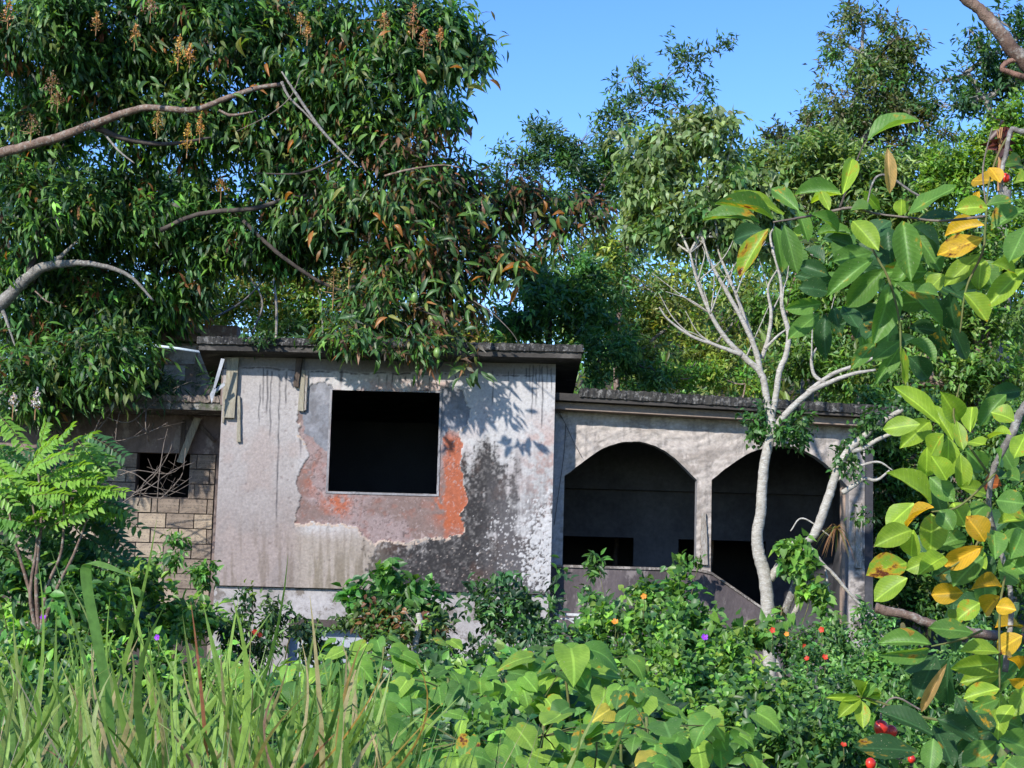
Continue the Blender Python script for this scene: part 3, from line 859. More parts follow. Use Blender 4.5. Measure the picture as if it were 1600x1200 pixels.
# boards, laths, strips still hanging on the walls
def board(pxs, Y, th, mat, name='plank', n=6, wob=0.004, thr=0.0):
    """a plank whose face has the four given photo corners (tl, tr, br, bl), split lengthwise with worn edges"""
    c_ = [P(x, y, Y) for x, y in pxs]
    v = []; f = []
    for i in range(n + 1):
        t = i / n
        l = c_[0] * (1 - t) + c_[3] * t; r_ = c_[1] * (1 - t) + c_[2] * t
        l = l + [random.uniform(-wob, wob), -thr * t, 0]; r_ = r_ + [random.uniform(-wob, wob), -thr * t, 0]
        if i == n: l[2] += random.uniform(-.01, .01); r_[2] += random.uniform(-.01, .01)
        v += [l, r_, r_ + [0, th, 0], l + [0, th, 0]]
    for i in range(n):
        a = i * 4; b_ = a + 4
        f += [(a, b_, b_ + 1, a + 1), (a + 1, b_ + 1, b_ + 2, a + 2), (a + 2, b_ + 2, b_ + 3, a + 3), (a + 3, b_ + 3, b_, a)]
    f += [(0, 1, 2, 3), (n * 4 + 3, n * 4 + 2, n * 4 + 1, n * 4)]
    m_ = MB(); m_.add(v, f); return m_.build(name, mat, HOUSE)


YF = YM - 0.045
for pts, Y, th, mt, lab in [
    ([(355, 559), (373, 559), (366, 653), (350, 653)], YF - .03, .06, 'wood', 'grey lichened board under the left roof corner'),
    ([(371, 618), (375, 619), (376, 690), (370, 691)], YF, .035, 'wood', 'short split strip beside the lichened board'),
    ([(349, 598), (353, 598), (350, 660), (347, 660)], YF, .03, 'wood', None),
    ([(463, 560), (472, 560), (466, 604), (458, 603)], YF - .03, .06, 'wood_dark', None),
    ([(471, 578), (477, 578), (474, 642), (465, 642)], YF, .035, 'wood', None),
    ([(476, 579), (481, 579), (478, 640), (475, 641)], YF + .01, .02, 'wood_white', None),
    ([(1096, 802), (1103, 801), (1106, 882), (1095, 882)], YA - .05, .05, 'wood_white', 'peeling white board on the middle pier'),
    ([(1337, 786), (1347, 786), (1348, 889), (1337, 888)], YA - .05, .05, 'wood_white', 'peeling white board on the right column'),
    ([(303, 652), (314, 654), (286, 723), (276, 722)], YW - .16, .03, 'wood', 'loose grey board leaning across the small window'),
    ([(288, 645), (294, 643), (337, 686), (332, 690)], YW - .10, .03, 'wood_dark', None),
    ([(285, 656), (289, 656), (288, 722), (278, 722)], YW - .05, .03, 'wood_dark', None)]:
    o = board(pts, Y, th, M[mt])
    if lab: o['label'] = lab
# torn flashing at the roof corner and a pipe end
for pts, Y in [([(345, 560), (351, 561), (336, 608), (333, 606)], 21.7), ([(333, 606), (338, 607), (331, 629), (328, 617)], 21.7), ([(350, 597), (352, 602), (336, 614), (334, 610)], 21.75)]:
    board(pts, Y, .008, M['pale_metal'], 'torn_flashing', n=3)
s = MB(); s.tube([P(240, 540, 23.2), P(280, 545, 23.2), P(318, 551, 23.2)], [.022] * 3, 8); s.build('roof_pipe', M['pvc'], HOUSE, True)
# loose wires on the arcade
def wire(pts, Y, r=.004):
    pp, rr = smooth_path([P(x, y, Y) for x, y in pts], [r] * len(pts), 5)
    m_ = MB(); m_.tube(pp, rr, 4); return m_.build('loose_wire', M['mortar'], HOUSE)
wire([(873, 642), (884, 664), (897, 692), (910, 716)], YA - .03); wire([(884, 662), (881, 710), (872, 775), (866, 820)], YA - .03); wire([(868, 640), (880, 656), (884, 664)], YA - .035)
# grit of broken masonry lying on the roof edges
random.seed(3)
for i in range(26):
    m_ = MB(); x = random.uniform(-4.1, .85); y = RF + random.uniform(.0, .2); r = random.uniform(.012, .03)
    m_.tube([(x, y, 3.17), (x + r * .3, y, 3.17 + r * 1.2)], [r * 1.2, r * .6], 5, .3)
    m_.build('grit_stone', M['fascia'], sl)
# white metal frame of an old chair half buried by the weeds
CH = empty('white_chair', tuple(P(890, 1000, 18.5)), 'white metal chair frame half buried in weeds below the porch parapet', 'chair')
def rod(a, b_, r, name, par=CH, mat='white_paint', k=6):
    m_ = MB(); m_.tube([a, b_], [r, r], k); return m_.build(name, M[mat], par)
Yc = 18.5
def pc(x, y, dy=0): return P(x, y, Yc + dy)
s = MB(); s.hexa([pc(866, 961), pc(936, 964), pc(936, 964, .4), pc(866, 961, .4), pc(866, 957), pc(936, 960), pc(936, 960, .4), pc(866, 957, .4)]); s.build('seat', M['white_paint'], CH)
s = MB(); s.hexa([pc(904, 982), pc(913, 982), pc(913, 982, .03), pc(904, 982, .03), pc(904, 963), pc(914, 963), pc(914, 963, .03), pc(904, 963, .03)]); s.build('bracket', M['white_paint'], CH)
for a, b_ in (((872, 962), (870, 1100)), ((922, 964), (922, 1100))):
    rod(pc(*a), pc(*b_), .014, 'leg'); rod(pc(*a, .38), pc(*b_, .38), .014, 'leg')
rod(pc(884, 965), pc(912, 983), .010, 'brace'); rod(pc(872, 967), pc(930, 968), .010, 'stretcher')

# ================================================================ VEGETATION TOOLS
def nrm(a): return a / (np.linalg.norm(a, axis=-1, keepdims=True) + 1e-9)


TPL = {
    # (side, along, lift) corners and triangles
    'quad': (np.array([(0, 0, 0), (.5, .42, .10), (0, 1, -.06), (-.5, .42, .10)]), np.array([(0, 1, 2), (0, 2, 3)])),
    'lance': (np.array([(0, 0, 0), (.42, .28, .07), (.5, .55, .02), (0, 1, -.22), (-.5, .55, .02), (-.42, .28, .07)]), np.array([(0, 1, 5), (1, 2, 4), (1, 4, 5), (2, 3, 4)])),
    'fold': (np.array([(0, 0, 0), (.5, .35, .12), (.42, .65, .08), (0, 1, -.12), (-.42, .65, .08), (-.5, .35, .12), (0, .5, -.02)]), np.array([(0, 1, 6), (1, 2, 6), (2, 3, 6), (3, 4, 6), (4, 5, 6), (5, 0, 6)])),
    'heart': (np.array([(0, 0, 0), (.42, -.10, .05), (.52, .25, .10), (0, 1, -.15), (-.52, .25, .10), (-.42, -.10, .05)]), np.array([(0, 1, 2), (0, 2, 3), (0, 3, 4), (0, 4, 5)])),
}


def leaf_cloud(name, pos, d, n, L, W, c, tpl, parent, mat, jitcol=0.0):
    T, F = TPL[tpl]
    k = len(T)
    side = nrm(np.cross(d, n)); n = np.cross(side, d)
    L = np.broadcast_to(L, (len(pos),)); W = np.broadcast_to(W, (len(pos),))
    V = pos[:, None] + T[None, :, 0, None] * W[:, None, None] * side[:, None] + T[None, :, 1, None] * L[:, None, None] * d[:, None] + T[None, :, 2, None] * L[:, None, None] * n[:, None]
    Fa = (F[None] + (np.arange(len(pos)) * k)[:, None, None]).reshape(-1, 3)
    C = np.repeat(c[:, None], k, 1)
    me = mesh(name, V.reshape(-1, 3), Fa, False, C.reshape(-1, 3))
    o = link(name, me, parent, mat)
    if name in ('crown', 'foliage', 'flower_spray', 'leafy_spray'): o['kind'] = 'stuff'
    return o


TRIS = [0]
def in_view(p, m=0.16):
    px, py = proj(p)
    return (px > -1600 * m) & (px < 1600 * (1 + m)) & (py > -1200 * m) & (py < 1200 * (1 + m)) & ((p @ cF) > 0.3)


def palette(n, cols, w=None, var=0.25):
    cols = np.asarray(cols, float)
    i = rng.choice(len(cols), n, p=None if w is None else np.array(w) / np.sum(w))
    c = cols[i] * (1 + rng.normal(0, var, (n, 1)))
    c = c * (1 + rng.normal(0, .08, (n, 3)))
    return np.clip(c, 0.004, 0.9)


DM = [6.5]
def blob_clusters(blobs, dens, cr):
    """cluster centres and outward directions inside ellipsoids given as (px, py, Y, rx_px, ry_px[, depth, density])"""
    Cs, Os, Bs = [], [], []
    for bi, bl in enumerate(blobs):
        px, py, Y, rx, ry = bl[:5]
        dep = bl[5] if len(bl) > 5 else None
        dk = bl[6] if len(bl) > 6 else 1.0
        c = P(px, py, Y); s = Y / FPX
        R_ = np.array([rx * s, dep or max(rx, ry) * s, ry * s])
        n = max(3, int(DM[0] * dens * dk * (rx * ry * math.pi * s * s) / (cr * cr)))
        ns = max(5, min(26, n // 9))            # tufts: foliage gathers round the ends of the boughs
        us = nrm(rng.normal(size=(ns, 3))) * (0.35 + 0.65 * rng.random((ns, 1)) ** .6)
        u = us[rng.integers(0, ns, n)] + rng.normal(0, .20, (n, 3))
        r = np.linalg.norm(u, axis=1, keepdims=True); u = u / (r + 1e-6); r = np.minimum(r, 1.12 + .1 * rng.random((n, 1)))
        # lumpy outline
        lump = 0.86 + 0.30 * (np.sin(u[:, :1] * 5 + bi) * np.cos(u[:, 2:] * 6 + bi * 2) * .5 + .5 * rng.random((n, 1)))
        p = c + u * R_ * r * lump
        Cs.append(p); Os.append(nrm(u + rng.normal(0, .45, (n, 3)) + [0, 0, .25])); Bs.append(np.full(n, bi))
    return np.concatenate(Cs), np.concatenate(Os), np.concatenate(Bs)


def crown_arrays(blobs, dens, cr, per, Ln, Wn, cols, w, droop, cvar=0.22, lvar=0.18, spread=0.75, facing=0.5):
    Cc, Oc, Bc = blob_clusters(blobs, dens, cr)
    k = in_view(Cc); Cc, Oc, Bc = Cc[k], Oc[k], Bc[k]
    n = len(Cc)
    m = n * per
    base = np.repeat(Cc, per, 0) + np.repeat(Oc, per, 0) * rng.uniform(-.5, .7, (m, 1)) * cr + rng.normal(0, .24, (m, 3)) * cr
    d = nrm(np.repeat(Oc, per, 0) * 0.55 + rng.normal(0, spread, (m, 3)) + np.array([0, 0, -droop]))
    up = np.array([0, 0, 1.0]) + np.array([-.25, -.45, .1]) * facing
    nn = nrm(up + rng.normal(0, .55, (m, 3)) - d * 0.0)
    nn = nrm(nn - d * np.sum(nn * d, 1, keepdims=True))
    L = Ln * rng.uniform(.65, 1.25, m); W = Wn * rng.uniform(.75, 1.2, m)
    cc = palette(n, cols, w, cvar); c = np.repeat(cc, per, 0) * (1 + rng.normal(0, lvar, (m, 1)))
    return base, d, nn, L, W, np.clip(c, .004, .9), (Cc, Oc, Bc)


def limb(mb, a, b_, r0, r1, k=5, bend=.12, n=5, sag=0.0):
    a = np.asarray(a, float); b_ = np.asarray(b_, float); L = np.linalg.norm(b_ - a)
    m1 = a * .66 + b_ * .34 + np.array([random.gauss(0, bend) for _ in range(3)]) * L * .6
    m2 = a * .33 + b_ * .67 + np.array([random.gauss(0, bend) for _ in range(3)]) * L * .6 + [0, 0, sag * L]
    pp, rr = smooth_path([a, m1, m2, b_], [r0, r0 * .66 + r1 * .34, r0 * .33 + r1 * .67, r1], n, .05)
    mb.tube(pp, rr, k, .10)


def make_tree(name, label, cat, foot, blobs, dens, cr, per, Ln, Wn, cols, w=None, droop=.3, tpl='quad', bark='bark', trunk_r=.12, group=None, mat='leaf',
              spread=.75, twigs=3, fork=None, cvar=.22, trunk=True, facing=1.1, limb_r=None, lvar=.18):
    foot = np.asarray(foot, float)
    T_ = empty(name, tuple(foot), label, cat, group)
    cen = np.mean([P(b[0], b[1], b[2]) for b in blobs], 0)
    low = min(P(b[0], b[1] + b[4] * .6, b[2])[2] for b in blobs)
    fk = np.asarray(fork, float) if fork is not None else foot * .45 + np.array([cen[0], cen[1], low]) * .55
    if trunk:
        m_ = MB(); limb(m_, foot, fk, trunk_r, trunk_r * .7, 8, .05, 6); m_.build('trunk', M[bark], T_, True)
    arr = crown_arrays(blobs, dens, cr, per, Ln, Wn, cols, w, droop, cvar=cvar, spread=spread, facing=facing, lvar=lvar)
    if name == 'mango_tree':      # older foliage at the tips of the right lobe has browned
        qx, qy = proj(arr[0]); br = (qx > 430) & (qy > 190) & (rng.random(len(qx)) < .30 * sst(430, 760, qx) + .08)
        arr[5][br] = palette(int(br.sum()), [(.13, .075, .045), (.20, .09, .035), (.09, .075, .05)])
    Cc, Oc, Bc = arr[6]
    # boughs: every clump hangs on the nearest clump already reached from the fork
    cs = [P(bl[0], bl[1], bl[2]) for bl in blobs]
    done = {-1: fk}; depth = {-1: 0}; todo = set(range(len(blobs))); lr = limb_r or trunk_r * .5
    while todo:
        best = min(((np.linalg.norm(cs[i] - done[j]) + .35 * np.linalg.norm(done[j] - fk), i, j) for i in todo for j in done), key=lambda q: q[0])
        _, i, j = best
        r0 = max(lr * .75 ** depth[j], lr * .22); r1 = r0 * .7
        m_ = MB(); limb(m_, done[j], cs[i], r0, r1, 6, .10)
        idx = np.nonzero(Bc == i)[0]
        for q in idx[:: max(1, len(idx) // max(1, twigs * 4))][:twigs * 4]:
            limb(m_, cs[i] + (Cc[q] - cs[i]) * .1, Cc[q] + Oc[q] * cr * .4, max(.006, r1 * .3), .003, 3, .10, 3)
        m_.build('branch', M[bark], T_, True)
        done[i] = cs[i]; depth[i] = depth[j] + 1; todo.discard(i)
    o = leaf_cloud('crown', *arr[:6], tpl, T_, M[mat])
    TRIS[0] += len(arr[0]) * len(TPL[tpl][1])
    return T_, arr


# greens (linear albedo)
G_DARK = (.022, .060, .028); G_DEEP = (.035, .095, .030); G_MID = (.060, .145, .034); G_BRIGHT = (.100, .220, .036)
G_LIME = (.18, .31, .035); G_PALE = (.110, .165, .065); G_OLIVE = (.100, .130, .032); G_BLUE = (.038, .092, .050)
BROWN = (.17, .075, .030); TAN = (.30, .19, .08); YEL = (.42, .36, .05); RUST = (.22, .08, .03)


def single_leaf_mesh(name, prof, rows=6, colsn=4, fold=.18, arch=.18, wave=.03, back=0.0):
    """unit leaf: along +Y from 0 to 1, half width 0.5 across X, faces +Z"""
    v, f = [], []
    for i in range(rows + 1):
        t = i / rows
        for j in range(colsn + 1):
            s_ = (j / colsn) * 2 - 1
            w_ = prof(t)
            y = t
            if back and i < 2: y = t - back * (abs(s_) ** 1.2) * (1 - i / 2)
            z_ = fold * abs(s_) * w_ * .5 - arch * (t - .25) ** 2 + wave * math.sin(t * 11 + s_ * 2.5) * abs(s_) + wave * .5 * math.sin(t * 5 + s_ * 4)
            v.append((s_ * w_ * .5, y, z_))
    for i in range(rows):
        for j in range(colsn):
            a = i * (colsn + 1) + j
            f.append((a, a + 1, a + colsn + 2, a + colsn + 1))
    return mesh(name, v, f, True)


def obov(t): return max(.03, math.sin(math.pi * min(1, t ** 1.12)) ** .62) if 0 < t < 1 else .03
def lanc(t): return max(.03, math.sin(math.pi * t ** .85) ** .9) if 0 < t < 1 else .03
def hear(t): return max(.02, (math.sin(math.pi * (.20 + .80 * t) ** .78)) ** .60) if t < 1 else .02


def heart_mesh(name, fold, arch, wave, skew=0.0):
    out = [(.02, .05), (.17, -.05), (.35, -.01), (.47, .13), (.50, .31), (.45, .50), (.34, .68), (.18, .86), (0.0, 1.0)]
    v, f = [], []
    for k, (s_, t) in enumerate(out):
        mid = .05 + .95 * k / 8
        rag = 1 + .05 * math.sin(k * 2.3 + skew * 9)
        for q in (-1, -.5, 0, .5, 1):
            x = q * s_ * rag + skew * .06 * math.sin(t * 3); y = mid + (t - mid) * abs(q)
            z = fold * abs(x) - arch * (y - .3) ** 2 + wave * math.sin(y * 12 + q * 3) * abs(q) - .10 * (abs(q) ** 3) * .5
            v.append((x, y, z))
    for k in range(8):
        for j in range(4):
            a = k * 5 + j; f.append((a, a + 1, a + 6, a + 5))
    return mesh(name, v, f, True)


ACK = [single_leaf_mesh('ackee_leaf', obov, 7, 4, f_, a_, w_) for f_, a_, w_ in ((.30, .16, .015), (.42, .30, .02), (.16, .05, .03), (.55, .22, .02))]
LAN = [single_leaf_mesh('lance_leaf', lanc, 6, 2, f_, a_, w_) for f_, a_, w_ in ((.35, .35, .01), (.5, .6, .02), (.2, .2, .02))]
HEA = [heart_mesh('heart_leaf', *q) for q in ((.20, .22, .022, 0), (.40, .50, .03, 1), (.10, .10, .035, -1), (.28, -.12, .025, .5), (.15, .7, .03, -.5))]
for me in ACK: me.materials.append(M['leaf_ackee'])
for me in LAN: me.materials.append(M['leaf_one'])
for me in HEA: me.materials.append(M['leaf_broad'])


def put_leaf(me, base, d, n, L, W, color, parent, alpha=1.0, name='leaf'):
    d = Vector(d).normalized(); n = Vector(n); n = (n - d * n.dot(d)).normalized(); s_ = d.cross(n)
    o = bpy.data.objects.new(name, me); col.objects.link(o)
    o.parent = parent; o.matrix_parent_inverse = Matrix.Identity(4)
    b = Vector(base) - parent.location
    o.matrix_basis = Matrix(((s_.x * W, d.x * L, n.x * L, b.x), (s_.y * W, d.y * L, n.y * L, b.y), (s_.z * W, d.z * L, n.z * L, b.z), (0, 0, 0, 1)))
    o.color = (*[float(q) for q in color], alpha)
    return o


# ================================================================ MANGO TREE (left, hanging over the roof)
mblobs = [(50, 50, 21.60, 120, 100), (190, 40, 22.10, 120, 90), (330, 40, 21.60, 110, 85), (460, 60, 22.10, 110, 90), (580, 55, 21.60, 95, 80), (665, 55, 21.60, 62, 70), (722, 62, 21.60, 42, 42, .4), (754, 92, 21.40, 16, 34, .2),
          (675, 150, 21.60, 55, 70), (560, 170, 22.10, 105, 80), (430, 190, 22.60, 110, 80), (300, 190, 22.60, 100, 70), (160, 160, 22.60, 120, 70), (40, 190, 23.10, 80, 80),
          (70, 330, 22.60, 110, 90), (200, 330, 23.10, 100, 80), (330, 330, 23.10, 100, 65, None, .8), (620, 280, 22.10, 95, 80), (500, 300, 22.60, 95, 75), (690, 300, 22.10, 55, 60),
          (770, 335, 22.60, 60, 50, None, .8), (830, 320, 22.60, 42, 34, .5, .7), (872, 345, 22.80, 34, 52, .4, .75), (915, 330, 22.80, 26, 22, .3, .6), (770, 400, 22.60, 45, 45, None, .8),
          (430, 370, 23.00, 80, 50, None, .9), (500, 400, 23.20, 70, 40, None, .7), (350, 400, 23.20, 70, 40, None, .8), (300, 430, 23.40, 60, 40, None, .7), (50, 480, 23.60, 100, 80), (160, 470, 23.60, 80, 65), (260, 440, 23.60, 70, 50, None, .5), (640, 390, 22.40, 80, 60), (700, 420, 22.40, 60, 50), (560, 400, 22.80, 70, 50, None, .8),
          (620, 480, 22.30, 90, 36), (700, 480, 22.30, 60, 30, None, .6), (560, 533, 21.25, 70, 18, .35, .8), (650, 536, 21.25, 70, 17, .3, .7), (745, 555, 21.30, 26, 18, .12, .2), (60, 590, 22.20, 80, 50), (170, 560, 22.20, 70, 60), (230, 500, 24.60, 60, 40)]
mcols = [G_DARK, G_DEEP, G_MID, G_BRIGHT, G_OLIVE, BROWN]
DM[0] = 9.0
MT, marr = make_tree('mango_tree', 'large dark mango tree with tan flower sprays hanging over the left half of the house', 'tree', (-9.6, 23.0, -1.7), mblobs, 2.25, .32, 10, .19, .044, mcols,
                     [2, 3.2, 4.2, 3.2, 1.2, .45], droop=.75, tpl='lance', bark='bark_dark', trunk_r=.34, mat='leaf_gloss', twigs=2, fork=(-8.8, 22.8, 3.6), limb_r=.05, spread=.6, cvar=.3)
DM[0] = 6.5
# the limbs that the photograph shows
def shown_limb(pts, radii, mat, parent, name='branch', k=8, jit=.09, wob=.06, n=7):
    """pts: (px, py, Y); radii in metres"""
    pp, rr = smooth_path([P(*p) for p in pts], radii, n, wob)
    m_ = MB(); m_.tube(pp, rr, k, jit); return m_.build(name, M[mat], parent, True)
thin_limb = lambda pts, radii, mat, par, **kw: shown_limb(pts, [r * .82 for r in radii], mat, par, **kw)
thin_limb([(-120, 275, 22.00), (0, 240, 21.50), (90, 215, 21.20), (190, 178, 20.90), (235, 168, 20.80), (300, 172, 20.70), (350, 155, 20.70), (400, 138, 20.70), (440, 132, 20.70)], [.10, .085, .075, .062, .055, .05, .045, .04, .034], 'bark', MT)
thin_limb([(150, 200, 21.10), (200, 218, 21.20), (260, 225, 21.30), (330, 215, 21.40)], [.05, .045, .035, .02], 'bark_dark', MT)
thin_limb([(440, 112, 20.60), (465, 150, 20.60), (500, 200, 20.60), (535, 238, 20.60), (560, 262, 20.60)], [.012, .026, .024, .02, .01], 'bark_grey', MT)
thin_limb([(440, 128, 20.65), (452, 152, 20.65), (478, 178, 20.65), (520, 225, 20.65)], [.026, .02, .016, .01], 'bark_grey', MT)
thin_limb([(470, 112, 20.60), (455, 150, 20.60), (420, 180, 20.60), (370, 205, 20.60)], [.006, .010, .008, .005], 'twig', MT, k=5)
thin_limb([(342, 172, 20.70), (362, 180, 20.70), (400, 174, 20.70)], [.02, .025, .012], 'bark', MT)
thin_limb([(160, 205, 21.20), (185, 235, 21.00), (210, 255, 20.90)], [.02, .018, .010], 'bark_grey', MT)
thin_limb([(-110, 560, 23.00), (0, 475, 22.60), (45, 432, 22.40), (80, 415, 22.30), (140, 412, 22.30), (200, 430, 22.40), (240, 470, 22.50)], [.15, .125, .105, .08, .05, .035, .018], 'bark_grey', MT)
thin_limb([(45, 430, 22.40), (55, 390, 22.40), (65, 330, 22.40), (75, 270, 22.30), (100, 225, 22.20)], [.07, .055, .045, .035, .02], 'bark_dark', MT)
thin_limb([(76, 416, 22.30), (100, 396, 22.30), (122, 375, 22.30)], [.05, .035, .015], 'bark_grey', MT)
thin_limb([(0, 475, 22.60), (10, 500, 22.60), (25, 545, 22.60)], [.05, .03, .012], 'bark_grey', MT)
thin_limb([(55, 455, 22.40), (72, 470, 22.30), (84, 474, 22.30)], [.014, .012, .006], 'bark', MT, k=5)
thin_limb([(250, 360, 22.20), (310, 335, 22.10), (400, 325, 22.10), (450, 310, 22.10), (520, 300, 22.10)], [.045, .04, .045, .03, .015], 'bark_dark', MT)
thin_limb([(380, 345, 22.20), (440, 400, 22.20), (520, 450, 22.30), (610, 470, 22.40), (700, 500, 21.20)], [.035, .035, .03, .022, .010], 'bark_dark', MT)
thin_limb([(600, 275, 21.20), (640, 265, 21.10), (690, 258, 21.00), (720, 262, 20.90)], [.02, .018, .013, .006], 'bark', MT)
thin_limb([(395, 270, 21.60), (440, 272, 21.60), (480, 268, 21.60), (540, 240, 21.60)], [.012, .016, .02, .012], 'bark_dark', MT)
thin_limb([(740, 470, 20.80), (770, 490, 20.70), (800, 520, 20.70), (815, 545, 20.80)], [.008, .008, .006, .004], 'twig', MT, k=5)
thin_limb([(700, 500, 21.20), (715, 530, 21.40), (728, 562, 21.50), (755, 588, 21.50)], [.010, .008, .006, .004], 'twig', MT, k=5)
# sparse hidden stems seen through the gap above the roof
for pts, r in [([(430, 560, 28.5), (432, 480, 28.5), (425, 420, 28.5)], .03), ([(395, 520, 28.5), (410, 470, 28.5), (380, 420, 28.5)], .02), ([(505, 540, 28.5), (500, 460, 28.5), (470, 420, 28.5)], .02), ([(330, 500, 28.5), (380, 470, 28.5), (420, 430, 28.5)], .022)]:
    shown_limb(pts, [r, r * .8, r * .5], 'bark_pale' if r > .025 else 'bark_grey', MT, k=6)
# the 290 leaves that show largest, each of its own
vis = np.array([(480, 330, 60), (560, 300, 80), (620, 330, 70), (700, 380, 60), (660, 440, 70), (740, 110, 30), (700, 90, 40), (600, 130, 90), (500, 90, 90), (380, 90, 80), (250, 90, 90), (760, 340, 50), (870, 340, 35), (740, 590, 22), (600, 520, 60), (450, 250, 90), (720, 480, 50), (800, 410, 35)])
tints = [(.06, .14, .035), (.10, .20, .045), (.045, .10, .035), (.09, .13, .06), (.20, .22, .06), (.30, .13, .035), (.055, .12, .05), (.16, .23, .10)]
for i in range(276):
    v_ = vis[random.randrange(len(vis))]
    px, py = random.gauss(v_[0], v_[2] * .55), random.gauss(v_[1], v_[2] * .45)
    Y = random.uniform(20.4, 21.1) if py < 300 else random.uniform(20.8, 21.6)
    if v_[1] > 480 or py > 500: Y = random.uniform(20.5, 20.9)
    if v_[1] > 550: Y = 20.9; py = random.uniform(575, 592); px = random.uniform(715, 755)
    d = (random.gauss(0, .6), random.gauss(-.15, .35), random.uniform(-1.2, .05))
    n_ = (random.gauss(-.2, .4), -1 + random.gauss(0, .4), random.uniform(.1, 1.0))
    wts = [5, 4, 5, 3, 2, 2, 5, 1] if px < 800 else [1, 1, 5, 1, .2, 6, 3, .2]
    put_leaf(random.choice(LAN), P(px, py, Y), d, n_, random.uniform(.17, .28), random.uniform(.05, .08), random.choices(tints, wts)[0], MT)
# flower sprays
def panicle(px, py, Y, h, w_, parent, n=240, c=(.40, .22, .09), lean=0.0):
    o = P(px, py, Y); s = Y / FPX; h *= s; w_ *= s
    t = rng.random(n); a = rng.random(n) * 6.283
    r = w_ * .5 * (1 - t) ** .8 * rng.uniform(.3, 1, n)
    # side sprays
    a = np.floor(a * 1.6) / 1.6 + rng.normal(0, .12, n); t = np.clip(t + rng.normal(0, .05, n), 0, 1)
    p = o + np.stack([np.cos(a) * r + lean * t * h, np.sin(a) * r, t * h + r * .45 + rng.normal(0, .02, n)], -1)
    d = nrm(rng.normal(size=(n, 3))); q = nrm(rng.normal(size=(n, 3)))
    cc = palette(n, [c, tuple(x * .55 for x in c), tuple(min(1, x * 1.35) for x in c)], None, .2)
    x = leaf_cloud('flower_spray', p, d, q, rng.uniform(.02, .045, n), rng.uniform(.014, .026, n), cc, 'quad', parent, M['leaf'])
    m_ = MB(); m_.tube([o + [0, 0, -.1], o + [lean * h, 0, h]], [.006, .002], 4)
    for k in range(7):
        tt = random.random() * .8; an = random.random() * 6.28; rr = w_ * .5 * (1 - tt)
        b0 = o + [lean * h * tt, 0, h * tt]
        m_.tube([b0, b0 + [math.cos(an) * rr, math.sin(an) * rr, .03]], [.003, .0015], 3)
    m_.build('stalk', M['panicle'], x)
    return x
for (px, py, h, w_, c) in [(12, 35, 34, 28, (.45, .22, .10)), (150, 45, 26, 24, (.45, .25, .11)), (210, 68, 30, 26, (.42, .24, .10)), (278, 100, 46, 38, (.52, .30, .09)), (296, 95, 26, 26, (.48, .26, .09)), (600, 48, 30, 26, (.42, .23, .12)),
                          (645, 50, 46, 34, (.42, .20, .11)), (662, 78, 34, 30, (.36, .17, .09)), (688, 66, 22, 18, (.42, .22, .10)), (292, 236, 44, 28, (.55, .34, .08)), (312, 212, 34, 18, (.45, .25, .08)), (80, 150, 36, 40, (.22, .13, .08)),
                          (48, 212, 34, 46, (.22, .13, .08)), (245, 205, 30, 34, (.34, .22, .07)), (345, 305, 26, 34, (.30, .17, .06)), (480, 60, 24, 22, (.36, .2, .08)), (235, 25, 30, 40, (.24, .13, .10)), (520, 470, 50, 60, (.26, .20, .06)), (90, 165, 20, 30, (.25, .15, .08)),
                          (545, 440, 40, 50, (.24, .19, .06)), (470, 40, 20, 24, (.36, .21, .09))]:
    panicle(px, py, 20.5, h, w_, MT, 110, c)
for px, py in ((683, 551), (648, 465)):
    m_ = MB(); c = P(px, py, 20.6); r = .055
    m_.tube([c + [0, 0, r * 1.25], c + [0, 0, r * .9], c + [0, 0, r * .2], c + [0, 0, -r * .6], c + [.01, 0, -r * 1.15], c + [.01, 0, -r * 1.4]], [.012, r * .62, r * .92, r * .85, r * .45, .006], 10)
    m_.tube([c + [0, 0, r * 1.2], c + [.01, 0, .25]], [.003, .003], 3)
    m_.build('fruit', M['mango_fruit'], MT, True)


# ================================================================ TREES BEHIND THE HOUSE
def gz(x, y): return float(ground_h(np.array(float(x)), np.array(float(y))))
def ft(px, Y, dx=0): x = float(P(px, 600, Y)[0]) + dx; return (x, Y, gz(x, Y) - .1)

GB = 'trees on the slope behind the house'
make_tree('feathery_tree', 'airy dark feathery tree with a thin forked top against the sky, middle of the photo', 'tree', ft(950, 33),
          [(805, 250, 33, 45, 26, None, .7), (850, 232, 33, 55, 34, None, .8), (905, 225, 33, 60, 45), (900, 270, 33, 70, 40), (955, 240, 33, 60, 60), (975, 190, 33, 40, 26, None, .7), (990, 118, 33, 30, 16, .3, .7), (965, 130, 33, 14, 14, .2, .7),
           (1040, 130, 33, 34, 22, .4, .7), (1075, 95, 33, 24, 36, .3, .8), (1120, 75, 33, 28, 10, .3, .8), (1100, 140, 33, 20, 26, .3, .6), (1015, 160, 33, 46, 20, .4, .8), (1065, 172, 33, 30, 14, .3, .5), (790, 300, 33, 50, 30, None, .6), (930, 310, 33, 50, 40), (980, 370, 33, 40, 50), (920, 380, 33, 40, 30, None, .6)],
          0.75, .30, 15, .165, .055, [(.05, .11, .065), G_MID, (.07, .13, .06)], [3, 3, 1.5], droop=.1, tpl='quad', bark='bark', trunk_r=.08, group=GB, twigs=3, fork=P(985, 330, 33), spread=.9)
